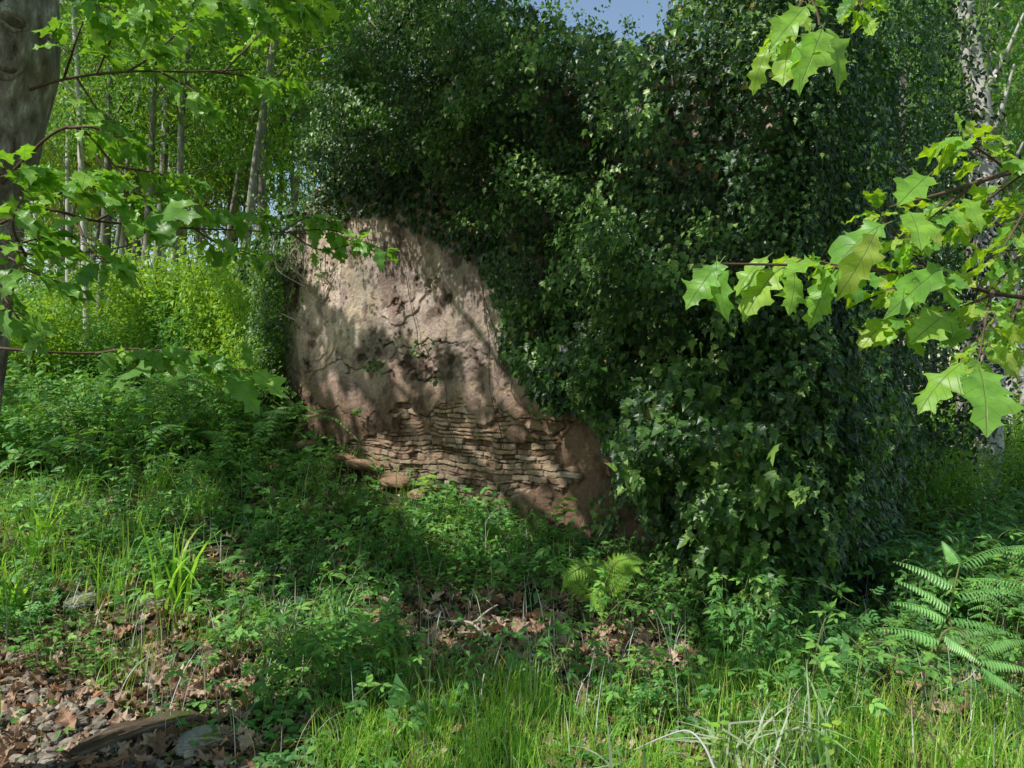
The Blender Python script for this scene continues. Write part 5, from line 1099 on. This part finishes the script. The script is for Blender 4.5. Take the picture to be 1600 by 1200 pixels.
# fallen branches and twigs
def fallen(name, paths, label, mat='deadwood', lift=0):
    mb = MB()
    for pts, r0, r1 in paths: Q = spline([at(*p) for p in pts], 18); tube(mb, Q, np.linspace(r0, r1, 18), 6, bump=.2)
    return tag(mb.build(name, M[mat]), label, 'branch')
fallen('fallen_branch', [([(785, 1010, 3.85), (755, 990, 3.9), (735, 973, 3.95), (700, 970, 4.0)], .012, .004), ([(740, 976, 3.95), (755, 960, 4.0), (772, 948, 4.05), (778, 945, 4.05)], .007, .003), ([(750, 988, 3.9), (730, 988, 3.9), (715, 988, 3.9)], .006, .003), ([(772, 950, 4.05), (765, 942, 4.0), (760, 937, 4.0)], .004, .002), ([(695, 965, 4.0), (692, 955, 4.0), (688, 944, 4.0)], .004, .002)], 'bleached forked branch lying on the sunlit leaf litter')
fallen('fallen_twig', [([(1370, 1050, 3.0), (1400, 1085, 2.95), (1440, 1130, 2.9), (1485, 1190, 2.8)], .002, .0035), ([(1398, 1100, 2.95), (1408, 1105, 2.95), (1415, 1112, 2.9)], .002, .001)], 'thin reddish bare twig slanting below the bracken', 'twig')
fallen('fallen_twig', [([(1455, 795, 7.5), (1490, 800, 7.4), (1515, 808, 7.3)], .012, .008), ([(1450, 780, 7.6), (1480, 800, 7.4), (1500, 830, 7.3)], .008, .006)], 'crossed pale dead sticks in the undergrowth far right')
fallen('bare_branch', [([(1335, 262, 5.6), (1370, 254, 5.5), (1405, 258, 5.4), (1425, 272, 5.3)], .010, .005)], 'bare curved twig arching out of the dark ivy above the right oak leaves')
fallen('fallen_twig', [([(1470, 1080, 2.95), (1510, 1062, 3.0), (1530, 1040, 3.05)], .003, .002)], 'short pale twig leaning against the drooping bracken frond')

# ---- white flower heads and the big round leaf
for px, py, Y, r, n, lab in [(845, 1040, 3.45, .055, 26, 'larger cluster of white button flower heads among dark grass'), (935, 1070, 3.4, .035, 12, 'smaller cluster of white flower heads right of the larger one')]:
    c = at(px, py, Y); fl = thing('wildflower', (c[0], c[1], float(gz(c[0], c[1]))), lab, 'wildflower'); o0 = A(fl.location); hd = MB(); st = MB()
    for i in range(n):
        a = i*2.4; rr_ = r*math.sqrt(i/n)*1.5; q = c+A([math.cos(a)*rr_, math.sin(a)*rr_*.6, math.sin(a)*rr_*.5+.012*rng.normal()]); qq, f = rock_mesh(i, .7, 8, 6, .2)
        hd.add(q+qq*.0085, f, np.full(len(f), 4), rng.random()); tube(st, spline([o0+A([0, 0, .0]), (o0+q)/2+A([0, 0, .03])+rng.normal(0, .01, 3), q], 6), .0012, 3)
    hd.build('flower_head', M['white'], fl, origin=o0); st.build('stem', M['greentwig'], fl, origin=o0)
for (px, py, Y, n) in [(420, 890, 4.4, 30), (1180, 935, 4.4, 14)]:
    c = at(px, py, Y); fl = thing('wildflower', (c[0], c[1], float(gz(c[0], c[1]))), 'delicate white-speckled spray of tiny flowers ' + ('on the left above the leaf litter' if px < 800 else 'below the ivy corner'), 'wildflower'); o0 = A(fl.location); hd = MB(); st = MB()
    for i in range(n):
        q = c+A([rng.normal(0, .07), rng.normal(0, .05), rng.normal(0, .03)]); scatter(hd, CLOV, q[None], norm(rng.normal(0, 1, (1, 3))), A([[0, -.3, 1]]), A([.016])); tube(st, spline([o0, (o0+q)/2+rng.normal(0, .01, 3), q], 5), .0009, 3)
    hd.build('flower_head', M['white'], fl, origin=o0); st.build('stem', M['greentwig'], fl, origin=o0)
rl = thing('round_leaved_plant', at(622, 1120, 3.1), 'plant with one big round veined leaf behind the bright grass', 'plant'); mb = MB()
ro = A(rl.location); scatter(mb, IVYO, at(625, 1100, 3.1)[None], A([[-.15, .15, .9]]), A([[.1, -1, .4]]), A([.12]), A([.2])); scatter(mb, RND, at(640, 1110, 3.1)[None], A([[.9, .15, .3]]), A([[.1, -.6, .9]]), A([.08]))
mb.build('leaf', M['herb'], rl, origin=ro); mb = MB(); tube(mb, A([ro-A([0, 0, .05]), (ro+at(625, 1100, 3.1))/2, at(625, 1100, 3.1)]), .003, 5); mb.build('stem', M['greentwig'], rl, origin=ro)
# bright seedlings at the bottom right
for i, (px, py, Y, lab) in enumerate([(1125, 1130, 2.75, 'yellow-green seedling standing in the kinked tuft'), (1300, 1130, 2.8, 'yellow-green star-shaped seedling right of the kinked tuft'), (1085, 1185, 2.6, 'serrated bright seedling at the bottom edge under the bent stalk'), (880, 780, 4.9, 'upright pale seedling before the wall\'s brown render'), (665, 745, 6.0, 'bright lobed seedling against the exposed masonry')]):
    c = at(px, py, Y); g0 = A([c[0], c[1], float(gz(c[0], c[1]))]); mb = MB(); tube(mb, spline([g0-A([0, 0, .02]), (g0+c)/2+A([.01, 0, 0]), c], 8), .002, 4, mi=1)
    k = 8; a = np.arange(k)*2.4; hh = np.linspace(0, 1, k)
    b = c+np.column_stack([a*0, a*0, -hh*.10]); scatter(mb, SER, b, np.column_stack([np.cos(a), np.sin(a), .1+a*0]), A([0, -.5, 1.0]), .05*Y/2.8*rng.uniform(.8, 1.2, k))
    tag(mb.build('seedling', [M['shrub'], M['greentwig']], smooth=False), lab, 'seedling')

# ================================================================ CAMERA, LIGHT, WORLD
cam = bpy.data.cameras.new('camera'); co = bpy.data.objects.new('camera', cam); col.objects.link(co); co.location = (0, 0, EYE); co.rotation_euler = (math.radians(90), 0, 0)
cam.sensor_width = 36; cam.lens = F/1600*36; cam.clip_end = 1000; cam.clip_start = .05; scene.camera = co
elev = math.asin(SUN[2]); az = math.atan2(SUN[0], SUN[1])
sl = bpy.data.lights.new('sun', 'SUN'); so = bpy.data.objects.new('sun', sl); col.objects.link(so); sl.energy = 5.0; sl.angle = math.radians(.5); sl.color = (1, .96, .90)
so.rotation_euler = Vector([float(q) for q in SUN]).to_track_quat('Z', 'Y').to_euler(); so.location = (-5, 2, 12)
w = bpy.data.worlds.new('World'); scene.world = w; w.use_nodes = True; nt = w.node_tree; bg = nt.nodes['Background']
sky = nt.nodes.new('ShaderNodeTexSky'); sky.sky_type = 'NISHITA'; sky.sun_disc = False; sky.sun_elevation = elev; sky.sun_rotation = az; sky.air_density = 1.5; sky.dust_density = 1.0; sky.ozone_density = 2.0
nt.links.new(sky.outputs[0], bg.inputs['Color']); bg.inputs['Strength'].default_value = .15
scene.view_settings.view_transform = 'Standard'; scene.view_settings.look = 'None'; scene.view_settings.exposure = 0; scene.view_settings.gamma = 1
cy = scene.cycles; cy.max_bounces = 7; cy.diffuse_bounces = 4; cy.glossy_bounces = 2; cy.transmission_bounces = 5; cy.transparent_max_bounces = 4; cy.use_denoising = True; cy.caustics_reflective = False; cy.caustics_refractive = False
try: cy.denoiser = 'OPENIMAGEDENOISE'
except Exception: pass
